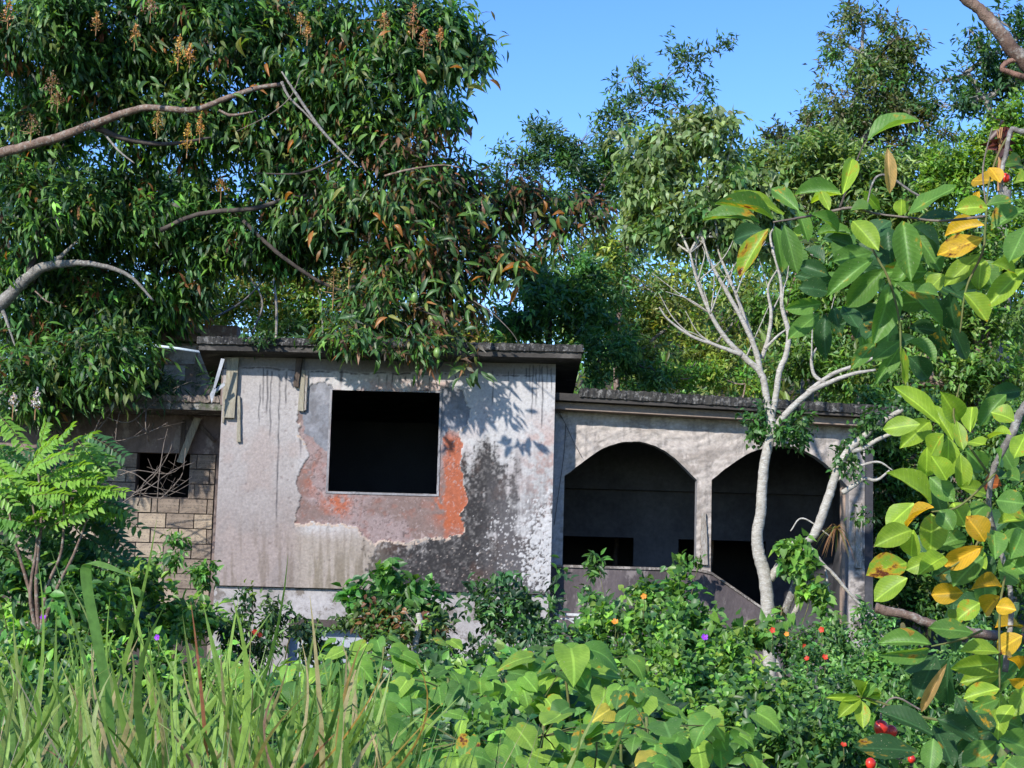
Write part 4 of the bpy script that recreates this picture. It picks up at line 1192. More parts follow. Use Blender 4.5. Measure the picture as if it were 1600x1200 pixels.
make_tree('tall_tree', 'tall brown-tinged tree with a ragged top rising highest at the right', 'tree', ft(1370, 35),
          [(1345, 30, 35, 42, 26, None, .8), (1310, 60, 35, 22, 20, .4, .4), (1392, 60, 35, 48, 40), (1350, 85, 35, 55, 45), (1410, 105, 35, 42, 45), (1340, 150, 35, 70, 50), (1400, 180, 35, 60, 60), (1290, 200, 35, 60, 40, None, .8), (1240, 215, 35, 55, 30, None, .7), (1200, 225, 35, 35, 24, None, .5), (1440, 210, 35, 50, 50), (1330, 230, 35, 80, 50)],
          0.85, .30, 14, .17, .058, [G_PALE, G_MID, (.11, .10, .05), (.09, .14, .05)], [3, 2, 1.2, 2], droop=.35, bark='bark_grey', trunk_r=.2, group=GB, twigs=3, fork=P(1370, 300, 35))
make_tree('corner_tree', 'bluish green tree at the upper right corner behind a bare limb', 'tree', ft(1570, 31),
          [(1560, 22, 31, 26, 14, .3, .6), (1515, 45, 31, 18, 18, .3, .5), (1590, 60, 31, 40, 36), (1545, 90, 31, 50, 40), (1590, 130, 31, 45, 50), (1510, 115, 31, 34, 22, None, .6), (1540, 155, 31, 60, 34), (1480, 125, 31, 36, 16, None, .6), (1490, 165, 31, 50, 26, None, .8), (1640, 100, 31, 60, 80)],
          0.65, .32, 13, .18, .065, [G_BLUE, G_DEEP, G_MID], [3, 3, 1.5], droop=.25, bark='bark_grey', trunk_r=.18, group=GB, twigs=3, fork=P(1570, 250, 31))
make_tree('lime_tree', 'bright lime green rounded tree top under the bluish tree at the right edge', 'tree', ft(1520, 27),
          [(1470, 262, 27, 50, 32), (1530, 255, 27, 55, 36), (1590, 185, 27, 34, 34), (1560, 205, 27, 34, 24, None, .8), (1600, 250, 27, 50, 50), (1490, 300, 27, 60, 26), (1440, 275, 27, 26, 20)],
          1.5, .24, 14, .125, .055, [(.12, .24, .03), (.18, .30, .04), (.07, .15, .03)], None, droop=.3, bark='bark', trunk_r=.12, group=GB, twigs=1, fork=P(1520, 340, 27))
make_tree('olive_tree', 'dense olive green tree right of the pale-stemmed tree crown, below the tall ragged tree', 'tree', ft(1260, 29),
          [(1215, 255, 29, 60, 40), (1280, 260, 29, 70, 45), (1350, 270, 29, 75, 45), (1410, 280, 29, 60, 50), (1250, 310, 29, 80, 50), (1340, 330, 29, 90, 50), (1170, 290, 29, 40, 50), (1430, 340, 29, 70, 50)],
          1.35, .30, 13, .18, .06, [(.17, .25, .08), (.09, .18, .05), G_DEEP, (.18, .25, .065)], [3, 2, 1, 2], droop=.45, bark='bark_grey', trunk_r=.16, group=GB, twigs=2, fork=P(1270, 420, 29))
make_tree('dark_tree', 'dark glossy round tree crown just above the middle of the roof', 'tree', ft(860, 26.5),
          [(830, 440, 26.5, 40, 40), (880, 445, 26.5, 60, 50), (860, 500, 26.5, 80, 40), (930, 470, 26.5, 36, 44), (820, 500, 26.5, 40, 34)],
          1.5, .27, 12, .15, .06, [(.09, .20, .06), (.12, .26, .07), (.07, .16, .06)], None, droop=.45, bark='bark_dark', trunk_r=.12, group=GB, mat='leaf', twigs=2)
make_tree('yellowish_tree', 'thin yellow green twiggy tree between the dark crown and the pale stems', 'tree', ft(1010, 27.5),
          [(960, 410, 27.5, 50, 44, None, .8), (1010, 450, 27.5, 60, 50, None, .9), (960, 500, 27.5, 50, 40, None, .8), (1060, 500, 27.5, 66, 50, None, .9), (1110, 560, 27.5, 66, 34), (1000, 550, 27.5, 50, 34), (1150, 480, 27.5, 50, 50, None, .8), (930, 370, 27.5, 36, 30, None, .5)],
          1.0, .26, 12, .135, .045, [(.21, .26, .05), (.13, .19, .04), G_OLIVE, (.27, .31, .06), G_MID], [3, 3, 1, 1.5, 2], droop=.4, bark='bark_grey', trunk_r=.08, group=GB, twigs=5, fork=P(1030, 600, 27.5))
make_tree('fern_tree', 'low dark ferny bush touching the inner corner of the two roofs', 'bush', ft(965, 25.6),
          [(940, 545, 25.6, 36, 30), (985, 560, 25.6, 44, 34), (930, 590, 25.6, 24, 20), (1030, 590, 25.6, 36, 22)], 1.4, .26, 14, .15, .04, [(.09, .20, .05), G_MID, (.08, .18, .08)], None, droop=.5, bark='bark_dark', trunk_r=.06, group=GB, twigs=1)
make_tree('shrub', 'small bright yellow green shrub above the porch roof', 'bush', ft(1120, 25.4), [(1060, 592, 25.4, 40, 16), (1120, 588, 25.4, 44, 20), (1165, 600, 25.4, 30, 16)], 1.5, .2, 10, .11, .045, [G_LIME, G_BRIGHT, (.24, .30, .05)], None, droop=.4, trunk_r=.04, group=GB, twigs=1)
make_tree('leafy_tree', 'mid green leafy tree filling the slope behind the right column and large leaves', 'tree', ft(1420, 27),
          [(1250, 400, 27.2, 70, 50), (1330, 420, 27.2, 80, 50), (1420, 420, 27, 80, 50), (1510, 400, 27, 80, 60), (1590, 380, 27, 70, 60), (1230, 480, 27.2, 60, 50), (1320, 500, 27, 80, 50), (1430, 510, 27, 80, 50), (1540, 500, 27, 80, 60), (1250, 560, 27, 60, 40), (1350, 590, 26.5, 70, 40), (1460, 600, 26.5, 80, 50), (1580, 600, 26.5, 70, 60)],
          1.25, .28, 12, .16, .06, [(.09, .18, .05), G_MID, (.16, .26, .06), G_BRIGHT], [3, 2, 2.5, 2.5], droop=.4, bark='bark', trunk_r=.15, group=GB, twigs=2)
make_tree('hedge_tree', 'dark small-leaved tree standing close against the right end of the porch', 'tree', ft(1420, 24.5),
          [(1400, 660, 24.5, 50, 50), (1385, 740, 24.6, 36, 60), (1440, 720, 24.5, 60, 60), (1400, 830, 24.5, 48, 60), (1470, 820, 24.5, 60, 70), (1400, 920, 24.5, 50, 60), (1480, 930, 24.5, 70, 60), (1560, 760, 24.5, 70, 110), (1570, 930, 24.5, 70, 80), (1360, 640, 24.5, 30, 26)],
          1.5, .22, 14, .105, .05, [G_DEEP, G_MID, G_BRIGHT, (.13, .21, .05)], [2, 3, 2, 1.5], droop=.35, bark='bark_dark', trunk_r=.1, group=GB, twigs=1)
make_tree('backlit_tree', 'sunny yellow green thin tree seen through the mango boughs above the left roof', 'tree', ft(500, 31),
          [(420, 460, 31, 80, 44, None, .8), (520, 470, 31, 80, 50, None, .8), (330, 480, 31, 60, 40, None, .8), (450, 400, 31, 60, 40, None, .5), (460, 520, 31, 90, 26), (610, 520, 31, 70, 30), (700, 510, 31, 60, 34), (750, 530, 31, 50, 30), (350, 420, 31, 50, 30, None, .4), (560, 440, 31, 50, 30, None, .4)],
          2.0, .28, 12, .15, .055, [(.17, .24, .05), G_BRIGHT, G_MID, (.24, .22, .06)], None, droop=.35, bark='bark_pale', trunk_r=.09, group=GB, twigs=4, facing=.2)
make_tree('left_tree', 'dark leafy tree filling the left edge behind the mango boughs', 'tree', ft(40, 25),
          [(30, 420, 25.5, 90, 60), (130, 420, 25.5, 80, 50), (60, 520, 25, 90, 50), (170, 520, 25, 70, 50), (30, 610, 24.6, 80, 50), (130, 600, 24.8, 60, 40), (220, 590, 25.3, 50, 30), (20, 300, 26, 80, 70), (150, 320, 26, 90, 60), (280, 300, 27, 80, 50, None, .7), (110, 230, 27, 90, 50, None, .7)],
          1.2, .30, 12, .17, .06, [G_DARK, G_DEEP, G_MID], [3, 3, 1.2], droop=.45, bark='bark_dark', trunk_r=.15, group=GB, twigs=2)

# the wood on the slope, one mass too far and thick to count
fx = rng.uniform(-18, 24, 4200); fy = rng.uniform(31, 58, 4200)
fz = ground_h(fx, fy) + rng.uniform(0.2, 1.0, 4200) * np.where(fx > 1.2, 5.0, 2.4)
fc = np.stack([fx, fy, fz], -1); k = in_view(fc); fc = fc[k]
fpx, fpy = proj(fc)
keep = ~((fpx > 730) & (fpx < 860) & (fpy < 500)) & ~((fpx < 760) & (fpy < 470)) & ~((fpx > 860) & (fpx < 980) & (fpy < 330))
fc = fc[keep]
m = 15
bs = np.repeat(fc, m, 0) + rng.normal(0, .55, (len(fc) * m, 3))
dd = nrm(rng.normal(0, .7, bs.shape) + [0, 0, -.4]); nn = nrm(rng.normal(0, .5, bs.shape) + [-.1, -.3, 1]); nn = nrm(nn - dd * np.sum(nn * dd, 1, keepdims=True))
tag(leaf_cloud('hillside_foliage', bs, dd, nn, rng.uniform(.22, .4, len(bs)), rng.uniform(.09, .15, len(bs)), np.repeat(palette(len(fc), [G_DEEP, G_MID, G_BRIGHT, G_OLIVE, (.15, .20, .05)]), m, 0), 'quad', None, M['leaf']), 'thick green wood covering the slope behind the house', 'woodland', kind='stuff')

# ================================================================ PALE-STEMMED TREE IN FRONT OF THE PORCH
YS = 20.3
S_ = YS / FPX
WT = empty('pale_stemmed_tree', tuple(P(1200, 1110, YS)), 'slender pale-barked tree with crooked forking stem in front of the right arch', 'tree')
def wl(pts, rpx, mat='bark_pale', name='branch', dy=0.0, k=8, par=WT):
    return shown_limb([(x, y, YS + dy + (0 if len(q) == 0 else q[0])) for x, y, *q in pts], [r * S_ for r in rpx], mat, par, name, k=k + 2, jit=.045, wob=.035, n=8)
_w = wl
def wl(pts, rpx, **kw): return _w(pts, [r * (.80 if max(rpx) > 5 else .95) for r in rpx], **kw)
wl([(1203, 1120), (1202, 1020), (1200, 960), (1196, 905), (1186, 865), (1183, 835), (1189, 800), (1190, 770), (1195, 720), (1204, 680), (1205, 655)], [13, 13, 13, 13, 12, 11, 10.5, 10, 9.5, 9, 10], name='trunk', k=12)
wl([(1205, 660), (1198, 625), (1190, 585), (1165, 560), (1135, 530), (1110, 490), (1090, 440), (1078, 395)], [8, 7, 6.5, 6, 5, 4, 3, 2])
wl([(1190, 590), (1180, 545), (1160, 500), (1135, 455), (1110, 410), (1100, 380)], [5, 4.5, 4, 3.5, 2.5, 1.5])
wl([(1183, 560), (1172, 520), (1150, 460), (1125, 400), (1120, 370)], [4, 3.5, 3, 2, 1.2], dy=.2)
wl([(1160, 555), (1120, 540), (1080, 525), (1045, 500), (1030, 480)], [4, 3, 2.5, 1.8, 1], dy=-.2)
wl([(1205, 655), (1212, 620), (1218, 580), (1228, 555), (1232, 520), (1222, 480), (1220, 440), (1210, 400)], [7, 6, 6, 5.5, 5, 4, 3, 2])
wl([(1190, 560), (1200, 530), (1205, 490), (1200, 450), (1215, 420)], [4, 3.5, 3, 2, 1.2], dy=.15)
wl([(1195, 545), (1215, 525), (1228, 515)], [2.5, 2, 1.2])
wl([(1207, 675), (1225, 650), (1262, 615), (1290, 600), (1330, 585), (1368, 578)], [7, 6.5, 6, 5, 4, 2.5])
wl([(1290, 600), (1272, 585), (1268, 560), (1275, 545)], [4, 3, 2.5, 1.5])
wl([(1262, 612), (1300, 585), (1340, 570), (1375, 555)], [4, 3.5, 3, 2])
wl([(1203, 905), (1220, 880), (1240, 850), (1262, 845), (1275, 830), (1290, 790), (1300, 760), (1310, 730), (1325, 705), (1340, 690), (1370, 665), (1410, 640)], [9, 8, 7, 7, 9, 9, 8.5, 8, 7.5, 7, 6, 5])
wl([(1330, 705), (1350, 700), (1375, 685), (1420, 668)], [4.5, 4, 3.5, 2])
wl([(1316, 770), (1335, 758), (1350, 748), (1370, 750), (1390, 735)], [4.5, 4, 3, 2.5, 1.5])
wl([(1308, 750), (1340, 730), (1372, 722), (1395, 735)], [3, 2.5, 2, 1])
wl([(1225, 960), (1240, 920), (1252, 880), (1262, 850)], [8, 8, 7, 5], mat='bark_grey')
wl([(1228, 980), (1245, 950), (1262, 915), (1268, 880)], [4, 4.5, 4, 2])
wl([(1262, 850), (1285, 880), (1305, 900), (1330, 930), (1350, 950), (1380, 975)], [3.5, 3, 3, 2.5, 2, 1.5])
wl([(1290, 890), (1294, 920), (1300, 950)], [2, 1.8, 1.2])
wl([(1206, 1010), (1222, 1060), (1240, 1100), (1258, 1140), (1264, 1150)], [4, 4, 3.5, 3, 2])
wl([(1385, 975), (1375, 1020), (1368, 1070)], [5, 5, 4], mat='bark_grey')
wl([(1300, 840), (1255, 810), (1235, 830)], [1, 1.4, 1], k=4)
wl([(1352, 952), (1345, 985), (1352, 1005)], [2, 1.4, 1], k=4); wl([(1350, 960), (1380, 985), (1385, 975)], [2, 2, 1.4], k=4)
random.seed(12)
for i in range(22):      # the fan of bare twigs above the roof
    x0, y0 = random.choice([(1165, 560), (1110, 490), (1135, 455), (1150, 460), (1160, 500), (1090, 440), (1120, 540), (1080, 525), (1222, 480), (1205, 490), (1268, 560)])
    an = random.uniform(-2.7, -.9); L = random.uniform(45, 120); x1, y1 = x0 + L * math.cos(an), y0 + L * math.sin(an)
    wl([(x0, y0), ((x0 + x1) / 2 + random.gauss(0, 6), (y0 + y1) / 2 + random.gauss(0, 6)), (x1, y1)], [1.5, 1.0, .5], k=3, dy=random.uniform(-.2, .3))
wblobs = [(1010, 245, 20.8, 50, 45), (1060, 225, 20.8, 55, 40), (1110, 215, 20.8, 50, 40), (1000, 310, 20.8, 45, 46), (1070, 300, 20.6, 70, 50), (1135, 270, 20.8, 50, 50), (1160, 300, 20.6, 50, 44), (1075, 360, 20.6, 60, 40), (1030, 365, 20.8, 36, 24), (1130, 350, 20.6, 50, 40), (1200, 320, 20.8, 50, 40), (1210, 380, 20.8, 44, 34, None, .7), (1150, 195, 20.9, 30, 22, None, .6), (975, 215, 21, 26, 16, None, .5)]
arr = crown_arrays(wblobs, 1.25, .22, 12, .14, .055, [(.20, .27, .12), (.16, .24, .08), (.10, .17, .05), G_MID], [3, 2.5, 2, 1], .75, spread=.55)
leaf_cloud('crown', *arr[:6], 'lance', WT, M['leaf']); TRIS[0] += len(arr[0]) * 4
for i, bl in enumerate(wblobs):
    m_ = MB(); c = P(*bl[:3]); src = P(*[(1078, 395, YS), (1100, 380, YS), (1120, 370, YS), (1210, 400, YS)][min(3, i % 3 if bl[0] < 1180 else 3)])
    limb(m_, src, c, .018, .008, 5, .08)
    idx = np.nonzero(arr[6][2] == i)[0][:10]
    for j in idx: limb(m_, c, arr[6][0][j], .006, .003, 3, .08, 2)
    m_.build('branch', M['bark_pale'], WT, True)
# dark leafy sprays on its stems
arr = crown_arrays([(1185, 660, 20.4, 24, 26), (1225, 675, 20.4, 34, 26), (1250, 668, 20.4, 16, 26), (1170, 672, 20.3, 12, 12), (1330, 690, 20.4, 30, 30), (1320, 730, 20.3, 18, 18), (1370, 660, 20.4, 40, 26), (1350, 810, 20.3, 10, 16), (1430, 640, 20.4, 40, 30)], .85, .16, 9, .095, .045, [G_DEEP, G_MID, G_MID], None, .5)
leaf_cloud('leafy_spray', *arr[:6], 'lance', WT, M['leaf']); TRIS[0] += len(arr[0]) * 4


def rosette(px, py, Y, n, Lpx, droopy, name, label, cat, cols, w_=.012, seed=0):
    o = P(px, py, Y); R_ = empty(name, tuple(o), label, cat); s = Y / FPX
    for i in range(n):
        an = random.uniform(0, 6.283); el = random.uniform(-.5, 1.2); L = Lpx * s * random.uniform(.6, 1.1)
        d = np.array([math.cos(an) * math.cos(el), math.sin(an) * math.cos(el), math.sin(el)])
        v, f = [], []; sd = nrm(np.cross(d, [0, 0, 1.0])[None])[0]
        for k in range(6):
            t = k / 5; p = o + d * L * t + np.array([0, 0, -1]) * L * droopy * t * t
            wv = w_ * (1 - t) ** .7 + .0008
            v += [p - sd * wv, p + sd * wv]
            if k: f.append((2 * k - 2, 2 * k - 1, 2 * k + 1, 2 * k))
        c = random.choice(cols)
        me = mesh('blade', v, f, True, np.repeat(np.array([c]), len(v), 0)); link('blade', me, R_, M['grass'])
    return R_
rosette(1308, 825, YS - .1, 46, 44, .9, 'air_plant', 'spiky rust and green air plant clinging to the leaning pale stem', 'air plant', [(.12, .17, .05), (.24, .12, .06), (.30, .17, .09), (.16, .14, .06)], .008)
rosette(1222, 955, YS - .25, 34, 46, .8, 'air_plant', 'spiky green air plant in the fork at the foot of the pale tree', 'air plant', [(.12, .20, .06), (.09, .15, .05), (.20, .16, .08)], .009)

DM[0] = 4.2

# ================================================================ BUSHES, VINES AND WEEDS AT THE FOOT OF THE HOUSE
def shrub(name, label, blobs, Ln, Wn, cols, w=None, droop=.3, tpl='fold', dens=1.5, cr=.2, per=9, mat='leaf', stems=8, group=None, cat='shrub', stemmat='green_stem', spread=.7, facing=1.7):
    cx, by, Y = np.mean([b[0] for b in blobs]), max(b[1] + b[4] for b in blobs), np.mean([b[2] for b in blobs])
    fx_ = float(P(cx, by, Y)[0]); base = np.array([fx_, Y, gz(fx_, Y)])
    R_ = empty(name, tuple(base), label, cat, group)
    arr = crown_arrays(blobs, dens, cr, per, Ln, Wn, cols, w, droop, spread=spread, facing=facing)
    leaf_cloud('foliage', *arr[:6], tpl, R_, M[mat]); TRIS[0] += len(arr[0]) * len(TPL[tpl][1])
    Cc = arr[6][0]
    for i in range(min(stems, len(Cc))):
        m_ = MB(); q = Cc[random.randrange(len(Cc))]
        limb(m_, base + [random.gauss(0, .15), random.gauss(0, .1), 0], q, .012, .004, 4, .10, 3); m_.build('stem', M[stemmat], R_, True)
    return R_


V1 = [(.11, .24, .038), (.16, .31, .045), (.07, .16, .036), G_DEEP, (.21, .35, .05)]
VD = [G_DARK, G_DEEP, (.045, .10, .035)]
shrub('vine_thicket', 'glossy green vine thicket in front of the block wall, right of the bright feathery sapling', [(180, 925, 17, 60, 36), (250, 935, 17, 60, 40), (150, 975, 16.5, 70, 30), (300, 975, 16.8, 50, 36), (220, 990, 16.5, 90, 30), (60, 950, 16.5, 70, 30), (40, 1000, 15.5, 80, 36)], .115, .06, V1, [2, 2, 3, 2, 1], cr=.19)
shrub('leafy_weed', 'dense green weeds at the foot of the feathery sapling', [(10, 900, 14.6, 60, 40), (80, 890, 14.6, 60, 40), (150, 905, 14.7, 50, 30), (60, 930, 14.2, 90, 30)], .13, .07, [(.06, .15, .04), (.10, .23, .045), G_DEEP], None, droop=.4, cr=.2, per=8, cat='weed')
shrub('vine_thicket', 'low vines with purple flowers at the left edge behind the tall grass', [(30, 1040, 12, 80, 46), (120, 1040, 12, 80, 46), (220, 1050, 12, 80, 46), (320, 1040, 12, 80, 40), (60, 1120, 10, 110, 60), (220, 1120, 10, 110, 60), (360, 1110, 10, 80, 50)], .085, .05, V1, [2, 3, 3, 3, 1], cr=.15)
shrub('weedy_bush', 'dark narrow-leaved bush under the pale plinth beside the recessed panel', [(350, 975, 18, 34, 34), (400, 1000, 18, 50, 40), (430, 960, 18, 22, 30), (470, 1000, 17.5, 50, 30), (390, 940, 18, 16, 22, .2, .6)], .10, .035, VD + [(.09, .17, .04)], None, droop=.5, cr=.17)
shrub('broad_sapling', 'round-leaved green sapling in front of the wall foot, below the peeled patch', [(600, 900, 18, 34, 20), (570, 925, 18, 26, 18), (640, 915, 18, 34, 18), (615, 935, 18, 50, 20), (675, 945, 18, 26, 16, None, .7), (545, 925, 18, 14, 12)], .155, .085, [(.06, .17, .035), (.09, .22, .04), (.04, .11, .03)], None, droop=.55, cr=.19, per=7, stems=6)
shrub('weedy_bush', 'small weedy bush with dead brown leaves under the round-leaved sapling', [(600, 975, 17.6, 50, 26), (660, 975, 17.6, 46, 24), (560, 985, 17.4, 40, 26), (640, 1000, 17.3, 60, 22)], .09, .045, [(.07, .14, .035), (.04, .09, .03), (.20, .10, .05), (.12, .20, .04)], [3, 3, 1.2, 1.5], droop=.4, cr=.16)
shrub('dark_sapling', 'dark leafy sapling against the blackened corner of the main wall', [(800, 905, 18.4, 34, 22), (830, 930, 18.4, 44, 24), (770, 935, 18.4, 40, 22), (800, 960, 18.2, 60, 24), (860, 955, 18.2, 40, 20), (740, 960, 18.2, 40, 16, None, .6), (770, 990, 18, 60, 18), (840, 990, 18, 50, 20), (870, 900, 18.4, 14, 10, .2, .6)], .125, .05, [(.035, .085, .04), (.05, .12, .04), (.08, .18, .045)], [3, 2.5, 1], droop=.45, cr=.19, dens=.8)
shrub('flowering_bush', 'green bush with small orange flowers below the porch parapet', [(950, 955, 17, 34, 30), (1000, 945, 17, 36, 30), (1050, 940, 17, 34, 24), (1060, 905, 17.2, 14, 22, .2, .7), (985, 1000, 16.5, 70, 40), (1060, 990, 16.5, 50, 40), (930, 1010, 16.5, 36, 30), (1085, 960, 17, 26, 30)], .105, .062, V1, [3, 2, 3, 2, .6], cr=.18)
shrub('vine_thicket', 'dense small-leaved green thicket below the stepped parapet', [(960, 1080, 13, 60, 50), (1040, 1060, 13.5, 60, 50), (1110, 1060, 14, 50, 50), (1000, 1140, 11.5, 80, 60), (1100, 1130, 12, 80, 60), (1190, 1120, 12.5, 60, 60), (1150, 1040, 15, 36, 30)], .080, .044, V1, [3, 2.5, 2.5, 1.5, .6], cr=.13, per=10)
shrub('creeping_vine', 'bright heart-leaved vine with purple blooms crossing the foot of the pale tree', [(1060, 1000, 16, 40, 24), (1100, 985, 17, 44, 12, .3), (1150, 985, 17, 44, 14, .3), (1190, 1000, 17, 40, 14, .3), (1130, 1010, 16.5, 50, 22), (1070, 970, 17, 26, 12, .3), (1200, 980, 17.5, 22, 14), (1160, 1035, 16, 40, 20)], .12, .085, [(.10, .22, .04), (.15, .28, .04), (.06, .14, .035)], None, droop=.6, tpl='heart', cr=.17, per=6)
shrub('creeping_vine', 'heart-leaved vine draped over the side stem of the pale tree', [(1240, 860, 20.0, 26, 12, .15), (1255, 885, 20.0, 22, 22, .15), (1225, 875, 20.0, 12, 18, .12), (1262, 920, 20.0, 24, 16, .15), (1240, 840 + 10, 20.0, 26, 8, .1), (1290, 960, 20, 14, 34, .15, .8), (1275, 930, 20, 20, 10, .1)], .115, .085, [(.12, .25, .04), (.17, .32, .05), (.08, .18, .04)], None, droop=.7, tpl='heart', cr=.14, per=5, stems=3, dens=1.2)
shrub('thorny_bush', 'fine-leaved bush with red flowers right of the pale tree, under the right column', [(1270, 1010, 17, 50, 24), (1330, 1000, 17, 50, 26), (1300, 1050, 16, 70, 40), (1250, 1090, 15, 50, 40), (1390, 1040, 16, 60, 40), (1350, 1100, 14, 90, 50), (1280, 1150, 12, 90, 50), (1420, 1110, 14, 80, 60), (1370, 960, 17, 26, 26, None, .7), (1520, 1060, 15, 90, 70), (1400, 1170, 12, 90, 40)], .074, .034, [(.10, .21, .05), G_MID, (.13, .27, .055), G_DEEP], None, droop=.3, cr=.14, per=12, stemmat='twig', stems=14)
shrub('weedy_bush', 'low dark weeds in the shade below the black corner of the wall', [(720, 1020, 16.5, 60, 22, None, .7), (640, 1030, 16, 60, 22), (800, 1030, 16, 50, 20, None, .7), (890, 1020, 16, 40, 26)], .08, .035, VD, None, cr=.15)
shrub('parapet_weed', 'slim leafy weed standing up in front of the porch parapet', [(930, 875, 20.5, 14, 12, .12), (928, 895, 20.5, 10, 14, .1), (925, 925, 20.5, 10, 20, .1, .6)], .12, .05, [(.08, .19, .04), (.05, .12, .035)], None, droop=.5, cr=.13, per=6, stems=2, dens=1.0, cat='weed')
shrub('parapet_weed', 'leafy shoot at the foot of the middle arch pier', [(1075, 880, 21.8, 18, 8, .1), (1055, 887, 21.8, 12, 6, .1), (1090, 872, 21.8, 8, 6, .1)], .11, .055, [(.09, .22, .04), (.06, .15, .04)], None, droop=.3, cr=.12, per=5, stems=2, dens=1.0, cat='weed')
shrub('wall_weed', 'young leafy shoots in front of the block wall courses', [(278, 845, 19, 10, 12, .1), (275, 875, 19, 8, 22, .1, .7), (320, 885, 19, 16, 10, .1), (240, 880, 19, 26, 12, .2, .7), (310, 905, 19, 16, 12, .1)], .11, .045, [(.09, .21, .04), (.06, .15, .04)], None, droop=.5, cr=.12, per=6, stems=4, cat='weed')
shrub('roof_fern', 'dark strappy ferns growing on the wing roof at the left', [(200, 610, 22.8, 60, 30), (255, 590, 22.8, 30, 30), (120, 620, 22.6, 60, 26), (335, 595, 22.7, 8, 18, .1, .8), (40, 620, 22.6, 60, 30)], .30, .026, [G_DARK, (.03, .075, .03), (.06, .13, .04)], [3, 2, .7], droop=-.15, tpl='lance', cr=.26, per=14, stems=0, cat='fern')
shrub('roof_edge_plants', 'small plants rooted along the main roof edge', [(420, 536, 21.7, 50, 8, .3), (520, 540, 21.7, 60, 10, .3), (620, 545, 21.6, 50, 8, .3)], .11, .035, VD, None, droop=.2, cr=.14, stems=0, cat='plants')

# dead twigs crossing the small window
DT = empty('dead_bush', tuple(P(250, 900, 22.4)), 'tangle of bare grey twigs in front of the small window', 'bush')
random.seed(21)
tw = [[(185, 790), (215, 772), (260, 770), (300, 745)], [(150, 752), (200, 765), (250, 778), (298, 755)], [(205, 775), (240, 745), (262, 712), (270, 690)], [(210, 770), (235, 760), (270, 735), (305, 722)], [(130, 690), (190, 688), (240, 672), (262, 660)],
      [(145, 682), (160, 650), (190, 625), (240, 600)], [(160, 650), (200, 660), (228, 640), (262, 612), (300, 595)], [(140, 688), (175, 640), (180, 600), (215, 570)], [(228, 640), (228, 668), (232, 690)], [(245, 800), (248, 750), (255, 700), (262, 670)],
      [(170, 730), (210, 740), (240, 760), (290, 772)], [(215, 790), (225, 755), (245, 735), (255, 715)], [(180, 745), (215, 735), (265, 740), (292, 720)], [(200, 620), (185, 650), (180, 690)], [(90, 640), (130, 600), (170, 590), (210, 600)], [(250, 780), (270, 760), (285, 740), (290, 700)]]
for t_ in tw:
    pp, rr = smooth_path([P(x, y, 22.3 + random.uniform(-.15, .2)) for x, y in t_], [.010, .008, .006, .004, .003][:len(t_)], 4, .2)
    m_ = MB(); m_.tube(pp, rr, 4)
    for j in range(3):
        a = pp[random.randrange(2, len(pp))]; m_.tube([a, a + [random.gauss(0, .12), random.gauss(0, .05), random.gauss(.03, .12)]], [.004, .002], 3)
    m_.build('branch', M['twig'], DT, True)

# bright feathery sapling at the left
FT = empty('feathery_sapling', tuple(P(60, 1000, 14)), 'bright green sapling with feathered fronds at the left edge before the block wall', 'sapling')
random.seed(5)
fronds = [(165, 735, 122, 690, 0), (168, 705, 100, 715, 0), (146, 668, 95, 700, 0), (140, 735, 60, 745, 0), (195, 762, 145, 765, 0), (205, 790, 130, 772, 1), (220, 815, 140, 775, 1), (112, 660, 80, 700, 0), (72, 655, 60, 710, 0), (38, 690, 0, 650, 0), (20, 660, -30, 700, 0), (100, 700, 45, 735, 0),
          (60, 700, 20, 760, 0), (105, 765, 45, 775, 0), (175, 830, 110, 790, 2), (150, 850, 90, 800, 2), (200, 850, 130, 800, 2), (120, 870, 60, 800, 2), (80, 870, 30, 800, 2), (40, 880, 10, 800, 2), (170, 800, 95, 780, 1), (90, 830, 40, 790, 1), (30, 830, -20, 790, 1), (130, 810, 60, 785, 1), (20, 780, -40, 740, 0), (55, 800, 0, 760, 1),
          (190, 880, 120, 830, 2), (100, 900, 50, 830, 2), (30, 920, 0, 850, 2), (160, 900, 100, 840, 2), (225, 870, 160, 830, 2), (150, 740, 80, 755, 0), (10, 730, -50, 700, 0), (85, 680, 50, 720, 0), (125, 780, 70, 760, 0), (30, 760, -10, 720, 0), (0, 800, -50, 760, 1), (60, 850, 10, 790, 2)]
